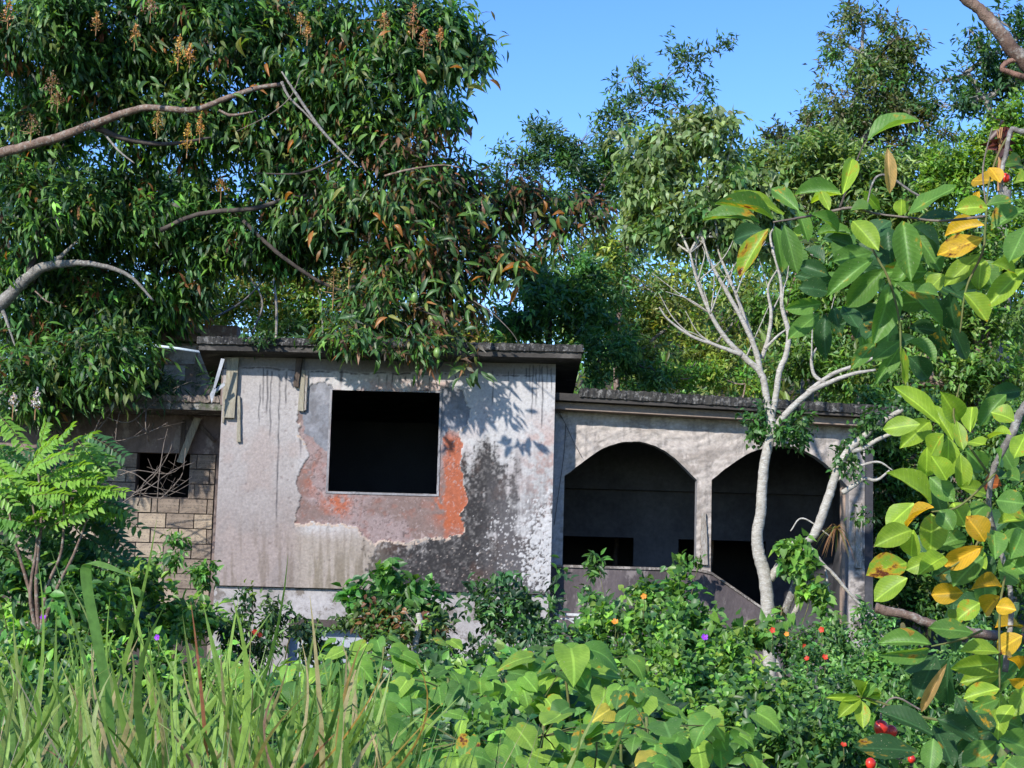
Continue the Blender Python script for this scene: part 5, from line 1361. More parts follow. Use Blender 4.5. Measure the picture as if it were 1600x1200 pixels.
for i, (tx, ty, bx, by, k) in enumerate(fronds + [(random.uniform(-20, 200), random.uniform(700, 900), 0, 0, 9) for _ in range(70)] + [(random.uniform(10, 195), random.uniform(660, 800), 0, 0, 8) for _ in range(26)]):
    if k == 8:
        bx, by = tx - random.uniform(30, 80), ty + random.uniform(-5, 45); k = random.choice([0, 0, 1]); ty = max(ty, 655 + tx * .35)
    if k == 9:
        bx, by = tx - random.uniform(30, 80), ty - random.uniform(5, 40); k = random.choice([1, 2, 2])
    Y = 14 + random.uniform(-.3, .3) + .35 * k
    a = P(bx, by, Y + .15); b_ = P(tx, ty, Y)
    d = b_ - a; L = np.linalg.norm(d); d /= L
    nl = 10; cs = [(.165, .31, .045), (.09, .20, .045), (.045, .12, .04)][k]
    ps, ds, ns, Ls, cc = [], [], [], [], []
    upv = np.array([random.gauss(-.1, .2), -.55 + random.gauss(0, .15), .8])
    sd = np.cross(d, upv); sd /= np.linalg.norm(sd); nv = np.cross(sd, d)
    for j in range(nl):
        t = (j + 1) / nl; p = a + d * L * t + np.array([0, 0, -.12 * L]) * (t ** 2)
        for s_ in (-1, 1):
            ps.append(p); ds.append(nrm((sd * s_ + d * random.uniform(.25, .65) - nv * random.uniform(.0, .5))[None])[0]); ns.append(nv + sd * s_ * .2)
            Ls.append(random.uniform(.85, 1.12) * .125 * (1 - .45 * abs(t - .45))); cc.append(np.array(cs) * random.uniform(.8, 1.25))
    fr = leaf_cloud('frond', np.array(ps), np.array(ds), nrm(np.array(ns)), np.array(Ls), np.array(Ls) * .42, np.array(cc), 'fold', FT, M['leaf'])
    m_ = MB(); m_.tube([a, a + d * L * .5 + [0, 0, -.03 * L], b_ + [0, 0, -.12 * L]], [.005, .004, .002], 3); m_.build('rachis', M['green_stem'], fr, True)
for tx, ty in ((55, 700), (50, 780), (100, 760), (10, 760), (140, 800)):
    m_ = MB(); limb(m_, P(60, 1000, 14.2), P(tx, ty, 14.1), .022, .008, 5, .05); m_.build('stem', M['bark'], FT, True)
panicle(55, 640, 15, 30, 26, FT, 60, (.55, .48, .58)); panicle(20, 640, 15, 26, 20, FT, 50, (.55, .48, .56))

# ================================================================ BROAD-LEAVED PLANTS IN THE FOREGROUND
random.seed(9)
def broad_plant(px, py, Y, n, Lpx, label, spread=60, bright=.5, hgt=70):
    x, y, z_ = P(px, py, Y); base = np.array([x, y + .1, gz(x, y)])
    R_ = empty('broadleaf_plant', tuple(base), label, 'plant', 'broad-leaved plants in the foreground')
    m_ = MB(); limb(m_, base, P(px, py, Y), .012, .007, 5, .04); m_.build('stem', M['green_stem'], R_, True)
    s = Y / FPX
    for i in range(n):
        qx, qy = px + random.gauss(0, spread), py + random.uniform(-.35, 1) * hgt
        Yq = Y + random.uniform(-.35, .35)
        b_ = P(qx, qy, Yq)
        an = random.uniform(-2.6, -.5) if random.random() < .8 else random.uniform(0, 6.28)
        d = np.array([math.cos(an) * .9 + (qx - px) / 90, math.sin(an) * .55, -random.uniform(.15, .9)])
        n_ = np.array([random.gauss(-.1, .35), -random.uniform(.1, .8), random.uniform(.7, 1.2)])
        L = Lpx * s * random.uniform(.65, 1.2)
        tcs = [(.10, .23, .045), (.15, .30, .05), (.21, .35, .055), (.07, .16, .04), (.36, .32, .06)]
        c = np.array(random.choices(tcs, [3, 3 * bright + 1, 2 * bright, 2, .12])[0]) * random.uniform(.85, 1.15)
        put_leaf(random.choice(HEA), b_, d, n_, L, L * random.uniform(.78, 1.0), c, R_, random.choices([1, .93, .86, .78], [10, 2, .5, .15])[0], name='leaf')
        if i % 3 == 0:
            mm = MB(); mm.tube([P(px, py + 20, Y), (P(px, py + 20, Y) + b_) / 2 + [0, 0, .01], b_], [.004, .003, .002], 3); mm.build('petiole', M['green_stem'], R_)
    return R_
bp_ = [(880, 1025, 8.2, 15, 74, 'tallest broad-leaved plant, its big lime leaves standing up right of the middle', 42, 1.3, 70),
       (600, 1010, 9.2, 14, 48, 'broad-leaved plant with upright lime leaves under the round-leaved sapling', 44, .9, 50),
       (480, 1050, 8.0, 16, 54, 'broad-leaved plant behind the grass stalks, left of the others', 55, .5, 60),
       (700, 1060, 8.4, 18, 54, 'broad-leaved plant in the middle of the green bank', 60, .5, 60),
       (790, 1060, 8.4, 16, 50, 'broad-leaved plant just left of the tallest one', 50, .4, 50),
       (590, 1110, 7.0, 18, 60, 'broad-leaved plant low in the bank right of the tall grass', 65, .4, 60),
       (720, 1140, 6.6, 18, 60, 'broad-leaved plant with one yellow leaf low in the middle', 65, .4, 60),
       (850, 1130, 6.8, 18, 60, 'broad-leaved plant below the tallest one', 65, .6, 60),
       (970, 1090, 7.4, 10, 58, 'broad-leaved plant with blotched brown leaves right of the tallest', 40, .6, 60),
       (1010, 1120, 6.6, 12, 62, 'pointed-leaved plant below the flowering bush', 45, .5, 60),
       (1110, 1130, 7.0, 12, 56, 'broad-leaved plant nearest the foot of the pale tree', 45, .5, 55),
       (450, 1140, 6.6, 14, 60, 'broad-leaved plant hidden among the grass blades', 60, .5, 50),
       (640, 1190, 5.6, 14, 66, 'broad-leaved plant cut by the lower picture edge left of centre', 70, .6, 50),
       (800, 1195, 5.6, 14, 66, 'broad-leaved plant cut by the lower picture edge at the centre', 70, .6, 50),
       (960, 1195, 5.6, 14, 66, 'broad-leaved plant cut by the lower picture edge right of centre', 60, .6, 50)]
for a in bp_:
    a = list(a); a[3] = int(a[3] * 1.5); a[4] *= .82; broad_plant(*a)
shrub('ground_cover', 'green ground cover leaves between the broad-leaved plants', [(500, 1090, 9, 130, 50), (700, 1100, 9, 150, 50), (900, 1110, 9, 130, 50), (560, 1170, 7.5, 150, 60), (800, 1180, 7.5, 180, 60), (1050, 1180, 8, 120, 50), (820, 1060, 10.5, 120, 34), (640, 1060, 10.5, 120, 36)], .075, .05, V1, [2, 1.5, 3, 3, .5], tpl='heart', cr=.13, stems=0, cat='ground cover')['kind'] = 'stuff'

# ================================================================ FLOWERS
def flower(px, py, Y, rpx, mat, label, cup=.4, petals=5, cat='flower'):
    o = P(px, py, Y); r = rpx * .68 * Y / FPX; R_ = empty('flower', tuple(o), label, cat)
    ax = nrm(np.array([[random.gauss(0, .3), -1, random.gauss(.35, .2)]]))[0]
    u = nrm(np.cross(ax, [0, 0, 1.0])[None])[0]; w_ = np.cross(ax, u)
    for k in range(petals):
        an = 6.283 * k / petals + random.uniform(-.15, .15); dv = math.cos(an) * u + math.sin(an) * w_; sv = -math.sin(an) * u + math.cos(an) * w_
        v = [o, o + dv * r * .55 + sv * r * .42 + ax * r * cup * .5, o + dv * r + sv * r * .30 + ax * r * cup, o + dv * r * .95 - sv * r * .30 + ax * r * cup * .9, o + dv * r * .55 - sv * r * .42 + ax * r * cup * .5, o + dv * r * .6 + ax * r * cup * .25]
        link('petal', mesh('petal', v, [(0, 1, 5), (1, 2, 5), (2, 3, 5), (3, 4, 5), (4, 0, 5)], True), R_, M[mat])
    m_ = MB(); m_.tube([o + ax * -.02, o + ax * r * .35], [r * .14, r * .10], 5); m_.build('centre', M['orangefl'], R_)
    m_ = MB(); m_.tube([o, o + [.01, .03, -.10], o + [.0, .05, -.22]], [.004, .004, .003], 4); m_.build('stalk', M['green_stem'], R_)
random.seed(4)
for px, py, Y, r, m_, l in [(1101, 996, 15.6, 8, 'purple', 'purple trumpet flower, left of the pair by the pale tree'), (1136, 1009, 15.4, 8, 'purple', 'purple trumpet flower, right of the pair by the pale tree'),
                            (67, 965, 14.0, 7, 'purple', 'purple flower in the vines at the far left, behind the grass'), (246, 996, 11.2, 7, 'purple', 'purple flower behind the grass below the block wall'), (41, 926, 14.5, 5, 'purple', 'small purple flower, topmost at the left edge'),
                            (961, 972, 16.0, 8, 'orangefl', 'orange flower left in the bush under the parapet'), (1006, 932, 16.2, 7, 'orangefl', 'orange flower topmost in the bush under the parapet'), 
                            (1207, 985, 16.6, 7, 'redfl', 'red flower at the foot of the pale tree trunk'), (1229, 991, 16.6, 6, 'orangefl', 'orange red flower just right of the pale tree foot'), (1284, 984, 16.6, 7, 'redfl', 'red flower under the right column'), (1289, 1027, 15.6, 7, 'redfl', 'red flower below the one under the right column'),
                            (1256, 1010, 16, 6, 'redfl', 'dull red flower left of the two under the right column'), (1261, 1029, 15.6, 6, 'redfl', 'orange red flower between the red ones right of the pale tree'), (1192, 1072, 13, 7, 'redfl', 'upper red flower of the three below the pale tree'), (1200, 1083, 13, 8, 'redfl', 'middle red flower of the three below the pale tree'),
                            (1206, 1102, 13, 10, 'redfl', 'largest red flower, lowest of the three below the pale tree'), (1318, 1164, 11.4, 7, 'redfl', 'red flower low in the fine-leaved bush'), (1185, 1195, 11, 8, 'redfl', 'red flower at the lower picture edge'), (1132, 1102, 12, 6, 'redfl', 'faded red flower in the thicket left of the pale tree'),
                            (398, 988, 17, 7, 'redfl', 'rusty red flower in front of the pale plinth'), (406, 992, 17, 6, 'redfl', 'second rusty flower in front of the pale plinth'), (930, 1133, 6.4, 7, 'orangefl', 'orange flower low among the broad leaves')]:
    flower(px, py, Y, r, m_, l)

# ================================================================ GRASS
random.seed(31)
def blade_strip(base, tip, w_, bend, n=8, tw=0.0):
    base = np.asarray(base, float); tip = np.asarray(tip, float); ax = tip - base
    sd = np.array([math.cos(tw), math.sin(tw), 0.0]); v, f = [], []
    for k in range(n + 1):
        t = k / n; p = base + ax * t + np.asarray(bend) * (t * (1 - t) * 4 * .5) 
        ww = w_ * (0.55 + .9 * t if t < .35 else .87 * (1 - ((t - .35) / .65) ** 1.7)) * .5 + .0004
        v += [p - sd * ww, p + [0, -.12 * ww, 0], p + sd * ww]
        if k: a = 3 * k - 3; f += [(a, a + 1, a + 4, a + 3), (a + 1, a + 2, a + 5, a + 4)]
    return v, f
tall = [(120, 1200, 245, 812, 20, 4.6), (165, 1190, 80, 860, 12, 4.8), (195, 1190, 172, 930, 12, 4.4), (250, 1200, 200, 895, 16, 4.6), (300, 1200, 285, 960, 14, 4.6), (330, 1180, 450, 868, 14, 5.0), (395, 1200, 318, 945, 26, 4.0), (300, 1200, 425, 955, 16, 4.2), (160, 1200, 105, 905, 14, 4.5),
        (290, 1210, 258, 945, 24, 3.9), (340, 1210, 362, 930, 26, 3.8), (355, 1220, 373, 935, 20, 4.0), (500, 1210, 484, 930, 18, 4.2), (520, 1210, 500, 960, 12, 4.4), (470, 1210, 560, 985, 12, 4.5), (540, 1210, 575, 1005, 16, 4.2), (560, 1210, 600, 1020, 12, 4.4), (0, 1100, 60, 880, 16, 4.6), (10, 1190, 0, 930, 16, 4.2),
        (60, 1200, 20, 960, 16, 4.0), (90, 1210, 88, 950, 14, 4.3), (100, 1210, 150, 960, 12, 4.3), (230, 1210, 232, 980, 14, 4.1), (420, 1220, 330, 1000, 14, 4.1), (440, 1220, 470, 1010, 14, 4.2), (880, 1230, 950, 1078, 10, 4.5), (930, 1230, 985, 1110, 9, 4.5), (860, 1230, 905, 1110, 8, 4.6), (30, 1210, 120, 1000, 10, 4.2), (140, 1220, 70, 1040, 12, 4.0)]
gidx = 0
def tuft(xs, label, n_extra, top, Yb):
    global gidx
    cx = np.mean(xs); b0 = P(cx, 1230, Yb); b0[2] = gz(b0[0], b0[1])
    R_ = empty('grass_tuft', tuple(b0), label, 'grass tuft', 'tall grass tufts at the lower left')
    return R_
TF = []
for i, (cx, lab) in enumerate([(30, 'tall grass tuft at the left picture edge'), (120, 'tall grass tuft second from the left edge, with a blade up to the sapling'), (220, 'tall grass tuft with the broad blade that folds over'), (330, 'tall grass tuft in front of the corner of the block wall'), (430, 'tall grass tuft before the pale plinth'), (540, 'tall grass tuft with reddish dry blades, rightmost of the large ones'), (910, 'few thin grass blades between the broad-leaved plants at the lower edge')]):
    b0 = P(cx, 1300, 4.4); b0[2] = gz(b0[0], 4.4)
    TF.append((cx, empty('grass_tuft', tuple(b0), lab, 'grass tuft', 'tall grass tufts in the foreground')))
def tuft_of(px): return min(TF, key=lambda q: abs(q[0] - px))[1]
GC = [(.13, .22, .045), (.18, .28, .06), (.09, .17, .04), (.22, .28, .09), (.30, .25, .13)]
def add_blade(bx, by, tx, ty, wpx, Y, c=None, bendx=None):
    s = Y / FPX; a = P(bx, max(by, 1200), Y); b_ = P(tx, ty, Y + random.uniform(-.3, .3))
    k = (b_ - a); root = a - k * 0.35; root[2] = min(root[2], a[2] - .05); 
    v, f = blade_strip(root, b_, wpx * s * .68, (random.gauss(0, .09) if bendx is None else bendx, random.uniform(-.1, .1), 0), 9, random.uniform(-.6, .6))
    c = c or random.choices(GC, [4, 4, 3, 2.5, 1.8])[0]
    cc = np.repeat(np.array([c]) * random.uniform(.85, 1.2), len(v), 0)
    link('blade', mesh('blade', v, f, True, cc), tuft_of(bx), M['grass'])
for bx, by, tx, ty, w_, Y in tall: add_blade(bx, by, tx, ty, w_, Y)
for i in range(210):
    bx = random.uniform(-30, 620); tx = bx + random.gauss(0, 55); ty = random.uniform(980, 1120) + max(0, bx - 430) * .25
    add_blade(bx, 1210, tx, ty, random.uniform(7, 17), random.uniform(3.7, 5.2))
for bx, tx, ty, w_, c in [(320, 298, 940, 10, (.26, .10, .06)), (455, 435, 1070, 10, (.28, .16, .13)), (545, 567, 1000, 14, (.24, .16, .06)), (300, 240, 1110, 12, (.22, .12, .11)), (470, 600, 1045, 7, (.30, .18, .04)), (560, 650, 1030, 7, (.26, .16, .03)), (110, 0, 1010, 5, (.40, .34, .28)), (460, 530, 1140, 12, (.24, .12, .05)), (400, 395, 965, 5, (.34, .30, .14)), (590, 690, 1100, 6, (.28, .20, .05)), (60, 50, 1160, 14, (.24, .11, .08)), (210, 160, 1120, 6, (.34, .28, .20))]:
    add_blade(bx, 1210, tx, ty, w_, 4.0, c)
# the broad blade folded over
a = P(168, 1130, 4.3); pts = [P(x, y, 4.3) for x, y in ((172, 1210), (168, 1100), (152, 1000), (138, 930), (134, 890), (140, 879), (158, 882), (185, 892), (210, 903))]
pts = [pts[0] + [0, 0, -.5]] + pts
pp, _ = smooth_path(pts, [1] * len(pts), 4)
v, f = [], []
for k, p in enumerate(pp):
    t = k / (len(pp) - 1); w_ = 8 * 4.3 / FPX * (.7 + .3 * math.sin(t * 3.1)) * (1 - max(0, t - .8) * 4.8)
    v += [p + [-w_ * .9, -.01, -w_ * .35 * (t > .55)], p + [w_ * .9, .01, w_ * .35 * (t > .55)]]
    if k: f.append((2 * k - 2, 2 * k - 1, 2 * k + 1, 2 * k))
link('blade', mesh('blade', v, f, True, np.repeat(np.array([(.14, .26, .06)]), len(v), 0)), tuft_of(220), M['grass'])
# undergrowth of thin grass
n = 3000
bx = rng.uniform(-5.4, .6, n); by = rng.uniform(3.3, 9.5, n); bx = bx * by / 9 - .0
px_, _ = proj(np.stack([bx, by, np.zeros(n)], -1)); k = (px_ < 700 - 60 * (by - 3.3)); bx, by = bx[k], by[k]; n = len(bx)
top = P(np.full(n, 800), rng.uniform(1060, 1230, n) + 0 * by, by)[:, 2]
bz = ground_h(bx, by); hh = np.clip(top - bz, .3, 2.2)
d = nrm(np.stack([rng.normal(0, .22, n), rng.normal(0, .2, n), np.ones(n)], -1)); nn = nrm(np.stack([rng.normal(0, .5, n), -np.ones(n), np.zeros(n)], -1))
tag(leaf_cloud('grass', np.stack([bx, by, bz], -1), d, nn, hh, rng.uniform(.006, .013, n), palette(n, [(.08, .16, .04), (.11, .20, .05), (.05, .11, .03), (.24, .20, .12)], [3, 3, 3, .7]), 'lance', None, M['grass']), 'thin green grass filling the lower left corner', 'grass', kind='stuff')
# weeds carpeting the whole plot
n = 26000
bx = rng.uniform(-14, 14, n); by = rng.uniform(5.5, 22, n); k = in_view(np.stack([bx, by, np.full(n, -1.3)], -1)) & ~((by > 21.8) & (bx > -8)); bx, by = bx[k], by[k]; n = len(bx)
bz = ground_h(bx, by) + rng.uniform(.02, .55, n)
d = nrm(rng.normal(0, .6, (n, 3)) + [0, -.2, .3]); nn = nrm(rng.normal(0, .4, (n, 3)) + [0, -.4, 1]); nn = nrm(nn - d * np.sum(nn * d, 1, keepdims=True))
tag(leaf_cloud('ground_weeds', np.stack([bx, by, bz], -1), d, nn, rng.uniform(.10, .2, n), rng.uniform(.05, .11, n), palette(n, V1, [2, 1, 3, 3, .4]), 'quad', None, M['leaf']), 'weeds covering the ground around the house', 'weeds', kind='stuff')

# ================================================================ ACKEE TREE AT THE RIGHT, CLOSE TO THE CAMERA
random.seed(77)
YK = 3.2
AK = empty('ackee_tree', (1.55, 3.3, -1.75), 'close tree at the right edge with large glossy green and yellow leaflets and red fruit', 'tree')
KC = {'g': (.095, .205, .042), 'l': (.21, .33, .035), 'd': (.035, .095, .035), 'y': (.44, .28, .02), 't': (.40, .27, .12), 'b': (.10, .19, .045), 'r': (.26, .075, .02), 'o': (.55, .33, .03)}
Z6 = [(612, 235, 790, 140, 90, 'g'), (688, 268, 700, 430, 46, 't'), (300, 515, 120, 430, 60, 'l'), (260, 530, 60, 460, 60, 'b'), (210, 545, 8, 510, 75, 'b'), (355, 500, 255, 415, 60, 'g'), (510, 430, 345, 430, 65, 'g'), (515, 440, 400, 460, 50, 'l'), (520, 440, 560, 300, 60, 'l'),
      (240, 570, 130, 740, 75, 'B'), (265, 560, 300, 725, 85, 'g'), (300, 555, 350, 730, 70, 'g'), (350, 500, 395, 610, 50, 'g'), (405, 515, 510, 575, 60, 'g'), (400, 560, 330, 600, 45, 'l'), (550, 500, 630, 490, 75, 'g'), (557, 540, 650, 640, 80, 'l'), (420, 590, 550, 580, 50, 'g'), (765, 515, 940, 410, 75, 'g'),
      (745, 540, 775, 750, 100, 'g'), (740, 520, 740, 460, 60, 'l'), (800, 540, 945, 520, 55, 'd'), (790, 560, 890, 660, 90, 'd'), (630, 660, 485, 690, 85, 'g'), (635, 680, 465, 805, 75, 'g'), (675, 720, 540, 860, 90, 'g'), (700, 770, 650, 985, 95, 'g'), (720, 770, 900, 920, 90, 'g'), (355, 790, 465, 800, 75, 'd'),
      (440, 850, 310, 870, 60, 'g'), (435, 885, 318, 980, 65, 'g'), (455, 890, 450, 1050, 65, 'd'), (485, 860, 510, 970, 55, 'd'), (520, 860, 580, 940, 75, 'd'), (700, 540, 620, 600, 90, 'd'), (1050, 555, 905, 585, 75, 'y'), (1045, 605, 880, 665, 85, 'Y'), (1035, 665, 905, 780, 75, 'l'), (1040, 680, 1030, 790, 75, 'l'),
      (1065, 490, 950, 490, 75, 'l'), (1060, 480, 1155, 460, 55, 'g'), (1085, 388, 1008, 388, 80, 'y'), (1070, 340, 1110, 390, 60, 'o'), (1120, 330, 1200, 320, 70, 'b'), (1200, 390, 1160, 390, 80, 'l'), (1200, 500, 1080, 560, 90, 'g'), (1210, 560, 1145, 690, 90, 'g'), (1200, 720, 1060, 860, 80, 'l'), (1080, 700, 1180, 740, 70, 'l'),
      (900, 740, 840, 800, 70, 'l'), (920, 810, 940, 950, 90, 'd'), (975, 810, 1065, 910, 80, 'l'), (880, 820, 800, 800, 60, 'g'), (930, 940, 985, 1055, 70, 'd'), (880, 930, 900, 1030, 75, 'd'), (770, 940, 870, 950, 60, 'd'), (760, 990, 870, 1060, 70, 'g'), (735, 990, 635, 1060, 60, 'g'), (735, 1010, 650, 1145, 60, 'g'), (740, 1010, 755, 1150, 35, 'l'),
      (640, 1000, 555, 1090, 55, 'b'), (770, 1050, 845, 1130, 80, 'd'), (960, 800, 1080, 790, 40, 'g'), (470, 745, 355, 700, 60, 'd'), (560, 640, 470, 600, 60, 'd'), (450, 700, 380, 640, 60, 'd'), (1210, 640, 1110, 720, 60, 'l'), (660, 500, 600, 430, 40, 'l'), (470, 500, 440, 430, 40, 'l'), (1010, 480, 1030, 430, 30, 'o')]
Z7 = [(520, 160, 390, 45, 60, 'l'), (560, 210, 495, 100, 45, 'l'), (575, 150, 530, 70, 66, 'l'), (460, 160, 350, 175, 60, 'l'), (490, 150, 405, 225, 65, 'l'), (612, 185, 615, 105, 52, 'l'), (600, 215, 655, 220, 60, 'l'), (570, 150, 590, 235, 40, 'l'), (530, 190, 490, 250, 70, 'l'), (545, 200, 545, 320, 60, 'l'), (480, 230, 480, 320, 60, 'l'),
      (581, 250, 590, 355, 55, 'l'), (600, 240, 655, 300, 60, 'g'), (745, 150, 680, 120, 66, 'l'), (735, 190, 665, 190, 45, 'l'), (780, 190, 745, 260, 60, 'l'), (690, 235, 705, 285, 50, 'g'), (495, 400, 385, 300, 70, 'l'), (488, 320, 560, 390, 60, 'g'), (660, 370, 590, 350, 50, 'l'), (706, 345, 648, 342, 66, 'r'), (500, 410, 410, 455, 70, 'O'),
      (442, 400, 360, 470, 80, 'l'), (435, 480, 330, 520, 70, 'l'), (494, 430, 495, 545, 80, 'l'), (440, 480, 430, 560, 70, 'l'), (600, 500, 505, 530, 75, 'g'), (655, 515, 605, 440, 75, 'Y'), (650, 530, 530, 590, 60, 'o'), (520, 560, 420, 600, 60, 'l'), (420, 580, 305, 610, 80, 'B'), (421, 625, 322, 690, 70, 'l'), (535, 560, 465, 600, 60, 'l'), (650, 560, 560, 640, 80, 'g'),
      (680, 560, 640, 620, 60, 'd'), (590, 670, 495, 675, 60, 'y'), (706, 650, 625, 650, 50, 'y'), (700, 680, 650, 730, 60, 'y'), (750, 722, 690, 710, 52, 'y'), (765, 775, 695, 765, 54, 'y'), (768, 800, 695, 845, 65, 'y'), (620, 440, 660, 400, 60, 'g'), (690, 390, 774, 400, 70, 'g'), (780, 445, 700, 390, 60, 'l'), (680, 480, 690, 560, 60, 'g'), (700, 500, 790, 530, 80, 'g'),
      (780, 450, 690, 450, 50, 'l'), (720, 570, 780, 610, 80, 'g'), (620, 790, 490, 775, 60, 'g'), (495, 825, 340, 810, 58, 'g'), (490, 840, 355, 866, 46, 'g'), (500, 860, 410, 905, 40, 'd'), (510, 860, 450, 990, 70, 'd'), (540, 885, 462, 1030, 30, 't'), (545, 870, 540, 1010, 66, 'd'), (590, 720, 570, 760, 60, 'l'), (700, 850, 590, 840, 55, 'l'), (700, 885, 565, 897, 60, 'l'),
      (700, 920, 585, 938, 55, 'l'), (700, 960, 595, 985, 55, 'l'), (700, 990, 620, 1020, 50, 'g'), (701, 970, 695, 1110, 60, 'l'), (785, 950, 740, 1040, 60, 'l'), (780, 930, 725, 940, 40, 'y'), (500, 1100, 340, 1020, 65, 'd'), (455, 1150, 262, 1135, 75, 'd'), (510, 1050, 640, 1110, 65, 'd'), (500, 1070, 560, 1190, 70, 'd'), (690, 1120, 590, 1190, 70, 'g'), (700, 1110, 790, 1140, 80, 'g'),
      (600, 1000, 680, 1090, 70, 'd'), (500, 1110, 490, 1205, 60, 'g'), (620, 1130, 600, 1220, 60, 'd'), (720, 1180, 780, 1220, 70, 'g'), (760, 640, 700, 600, 60, 'g'), (760, 330, 705, 310, 60, 'g'), (770, 480, 740, 560, 70, 'g'), (640, 700, 575, 745, 60, 'l'), (760, 900, 730, 860, 50, 'Y'), (430, 800, 405, 770, 36, 't'), (740, 1010, 700, 1060, 50, 'l'), (470, 920, 440, 980, 50, 'd'),
      (600, 470, 560, 400, 70, 'l'), (540, 330, 500, 260, 60, 'l'), (630, 330, 600, 290, 50, 'g'), (560, 480, 520, 420, 60, 'g'), (760, 560, 700, 610, 60, 'g'), (660, 600, 600, 560, 60, 'l')]
SM = [(280, 990, 180, 985, 22, 'l'), (280, 990, 215, 1042, 44, 'l'), (280, 995, 288, 1075, 44, 'l'), (285, 985, 342, 992, 36, 'l'), (280, 985, 262, 935, 36, 'l'), (285, 985, 322, 945, 34, 'g'), (282, 985, 295, 940, 26, 'l'), (285, 990, 345, 965, 26, 'l')]
def ack(x0, y0, x1, y1, wpx, k, Y, sc_):
    a, b_ = P(x0, y0, Y), P(x1, y1, Y + random.uniform(-.05, .05))
    L = np.linalg.norm(b_ - a) * 1.03; W = wpx / sc_ * Y / FPX * 1.08
    alpha = 1.0
    key = k
    if k in 'BYO' or k == 'b': alpha = {'B': .80, 'Y': .86, 'O': .84, 'b': .86}[k]; key = {'B': 'l', 'Y': 'y', 'O': 'y', 'b': 'g'}[k]
    elif random.random() < .30: alpha = random.choice([.95, .92, .90])
    n_ = (random.gauss(-.15, .35), -1.0, random.gauss(.45, .35))
    c = np.array(KC[key]) * random.uniform(.85, 1.15)
    put_leaf(random.choice(ACK), a, b_ - a, n_, L, W, c, AK, alpha)
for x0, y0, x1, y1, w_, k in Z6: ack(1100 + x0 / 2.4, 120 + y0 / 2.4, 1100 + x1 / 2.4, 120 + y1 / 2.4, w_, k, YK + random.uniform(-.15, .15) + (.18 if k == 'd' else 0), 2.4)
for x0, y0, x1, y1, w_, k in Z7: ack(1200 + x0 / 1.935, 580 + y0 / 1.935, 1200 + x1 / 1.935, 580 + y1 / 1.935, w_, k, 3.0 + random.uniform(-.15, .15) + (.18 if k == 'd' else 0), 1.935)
for i in range(70):   # leaflets further back in the clusters
    if i < 34: cx, cy_ = random.choice([(1290, 400), (1340, 420), (1390, 470), (1440, 500), (1480, 440), (1420, 380)]); sx, sy = 36, 34
    else: cx, cy_ = random.choice([(1480, 780), (1530, 860), (1560, 1000), (1580, 700), (1500, 1100), (1570, 1120)]); sx, sy = 36, 60
    x, y = random.gauss(cx, sx), random.gauss(cy_, sy); an = random.uniform(0, 6.28); L = random.uniform(40, 75)
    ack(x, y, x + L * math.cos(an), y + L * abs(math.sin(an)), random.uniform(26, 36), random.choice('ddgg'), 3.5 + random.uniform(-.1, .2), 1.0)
for x0, y0, x1, y1, w_, k in SM: ack(1200 + x0 / 1.935, 580 + y0 / 1.935, 1200 + x1 / 1.935, 580 + y1 / 1.935, w_, k, 4.2, 1.935)
def al(pts, rpx, mat='bark_grey', Y=YK, name='branch', k=8):
    pp, rr = smooth_path([P(x, y, Y + (q[0] if q else 0)) for x, y, *q in pts], [r * Y / FPX for r in rpx], 7, .06)
    m_ = MB(); m_.tube(pp, rr, k, .07); return m_.build(name, M[mat], AK, True)
al([(1497, -12), (1510, 0), (1530, 14), (1560, 48), (1590, 85), (1650, 150), (1720, 260)], [6, 9, 9, 11, 12, 14, 18], 'bark')
al([(1640, 105), (1600, 95), (1582, 94), (1570, 100), (1566, 108), (1575, 112), (1600, 120), (1650, 128), (1760, 190)], [6, 5, 4.5, 4.5, 4, 4.5, 5, 6, 8], 'bark_red')
al([(1765, 300), (1660, 203), (1600, 206), (1580, 203), (1572, 240), (1566, 265), (1564, 295), (1572, 310)], [9, 7, 5, 4, 4, 3.5, 3, 2])
al([(1540, 320), (1536, 262), (1550, 200)], [1.2, 1.5, 1], 'twig', k=5)
al([(1580, 205), (1560, 240), (1545, 290), (1540, 350), (1535, 395), (1510, 450), (1500, 520)], [2, 1.8, 1.8, 2, 2, 1.8, 1.2], 'green_stem', k=6)
al([(1208, 347), (1240, 342), (1300, 330), (1330, 325), (1370, 334), (1420, 340), (1470, 345), (1540, 338)], [1.2, 1.8, 2.2, 2.4, 1.6, 1.8, 2, 2.4], 'twig', k=6)
al([(1312, 325), (1325, 290), (1345, 235), (1355, 218)], [2.2, 1.6, 1.2, .8], 'bark_dark', k=6)
al([(1355, 375), (1372, 405), (1390, 440), (1405, 500), (1408, 560), (1412, 600)], [1.5, 2, 2.2, 2, 1.4, 1], 'green_stem', k=6)
al([(1355, 320), (1362, 290), (1372, 275), (1390, 276), (1425, 300), (1450, 312)], [1.2, 1.6, 1.8, 2, 2, 1.4], k=6)
al([(1790, 590, .05), (1690, 580), (1640, 600), (1598, 640), (1580, 680), (1558, 720), (1552, 735), (1545, 790), (1560, 850), (1575, 900), (1580, 960), (1570, 1050)], [11, 9, 8, 7, 6.5, 5, 5, 4, 4, 4, 4, 5], 'bark_grey', 3.1)
al([(1368, 950), (1385, 955), (1420, 962), (1460, 976), (1530, 990), (1620, 1000), (1840, 1020, -1.3)], [8, 8, 7, 7, 8, 9, 12], 'bark', 4.6)
al([(1290, 1092 - 0), (1350, 1090), (1440, 1120), (1560, 1140)], [1, 1.6, 2.4, 3], 'green_stem', 4.2, k=5)
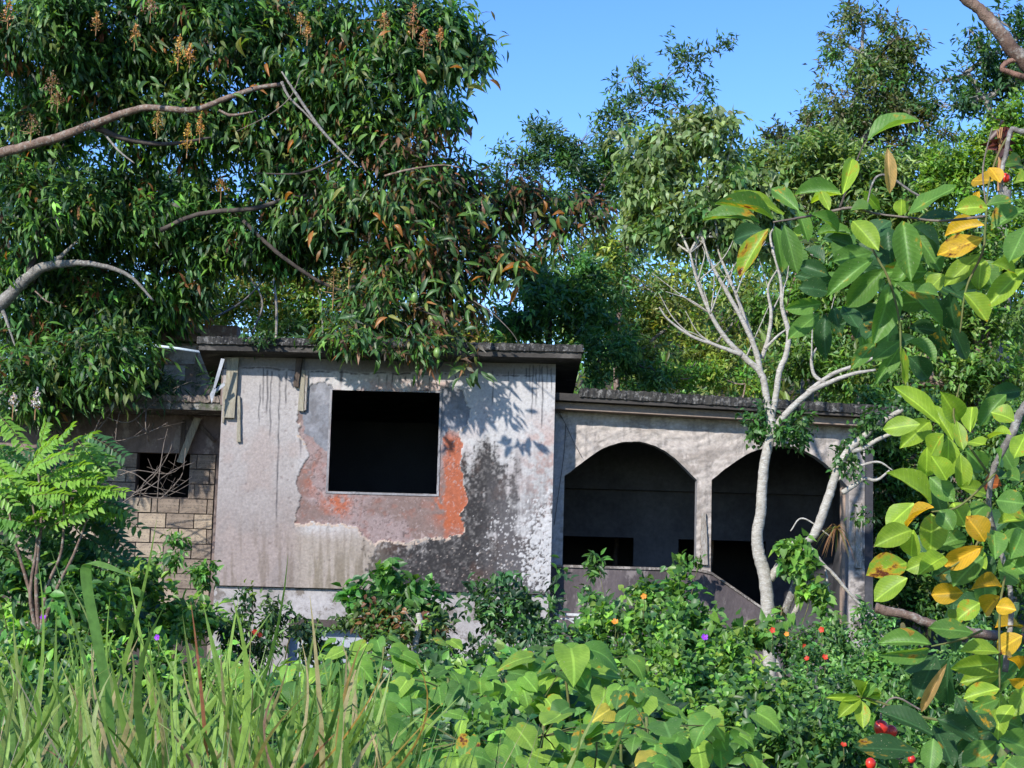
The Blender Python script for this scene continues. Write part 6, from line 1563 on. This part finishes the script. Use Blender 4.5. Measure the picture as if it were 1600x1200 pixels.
al([(1560, 735), (1500, 790), (1455, 800)], [2, 1.8, 1.2], 'green_stem', 3.0, k=6); al([(1570, 900), (1562, 960), (1562, 1080)], [2, 2, 1.4], 'green_stem', 3.0, k=6)
al([(1535, 985), (1500, 1000), (1455, 1010)], [2, 1.8, 1.2], 'green_stem', 3.0, k=6); al([(1545, 800), (1520, 860), (1465, 900)], [2, 1.8, 1.2], 'green_stem', 3.0, k=6)
al([(1545, 740), (1510, 690), (1490, 650), (1500, 600)], [2, 2, 1.8, 1], 'green_stem', 3.0, k=6)
# main trunk outside the frame, where the limbs come from
m_ = MB(); pp, rr = smooth_path([(1.55, 3.3, -1.75), (1.40, 3.2, -.6), (1.26, 3.15, .3), (1.21, 3.2, 1.0), (1.25, 3.2, 1.7)], [.062, .055, .048, .042, .035], 6, .05); m_.tube(pp, rr, 10, .08); m_.build('trunk', M['bark_grey'], AK, True)
def ackee(px, py, r, Y):
    c = P(px, py, Y); R = r * Y / FPX
    v, f = [], []; nu, nv = 12, 7
    for i in range(nv + 1):
        ph = math.pi * i / nv
        for j in range(nu):
            an = 6.283 * j / nu; lobe = 1 + .12 * math.cos(3 * an)
            v.append(c + R * np.array([math.sin(ph) * math.cos(an) * lobe, math.sin(ph) * math.sin(an) * lobe, math.cos(ph) * 1.12]))
    for i in range(nv):
        for j in range(nu): f.append((i * nu + j, (i + 1) * nu + j, (i + 1) * nu + (j + 1) % nu, i * nu + (j + 1) % nu))
    link('fruit', mesh('fruit', v, f, True), AK, M['ackee_fruit'])
ackee(1376, 1137, 11, 4.3); ackee(1392, 1143, 9, 4.35); ackee(1360, 1193, 8, 4.3); ackee(1571, 278, 7, 3.3); ackee(1424, 1186, 6, 4.3)
al([(1376, 1124), (1380, 1105), (1400, 1090), (1440, 1110)], [1.4, 1.4, 1.5, 1.6], 'twig', 4.3, k=5)
panicle(1562, 226, 3.3, 12, 20, AK, 0 + 26, (.10, .03, .03))
print('leaf tris', TRIS[0])

# a broken pale stub among the weeds under the peeled patch
ST = empty('dead_stub', tuple(P(652, 1010, 17.2)), 'broken pale dead stem among the weeds below the peeled patch', 'dead stem')
m_ = MB(); pp, rr = smooth_path([P(x, y, 17.2) for x, y in ((648, 1030), (650, 1000), (656, 978), (654, 958))], [.03, .035, .04, .028], 4, .1); m_.tube(pp, rr, 7, .15); m_.build('stem', M['bark_pale'], ST, True)
m_ = MB(); pp, rr = smooth_path([P(x, y, 17.2) for x, y in ((655, 985), (640, 966), (632, 955))], [.012, .009, .004], 4, .1); m_.tube(pp, rr, 5, .15); m_.build('branch', M['twig'], ST, True)
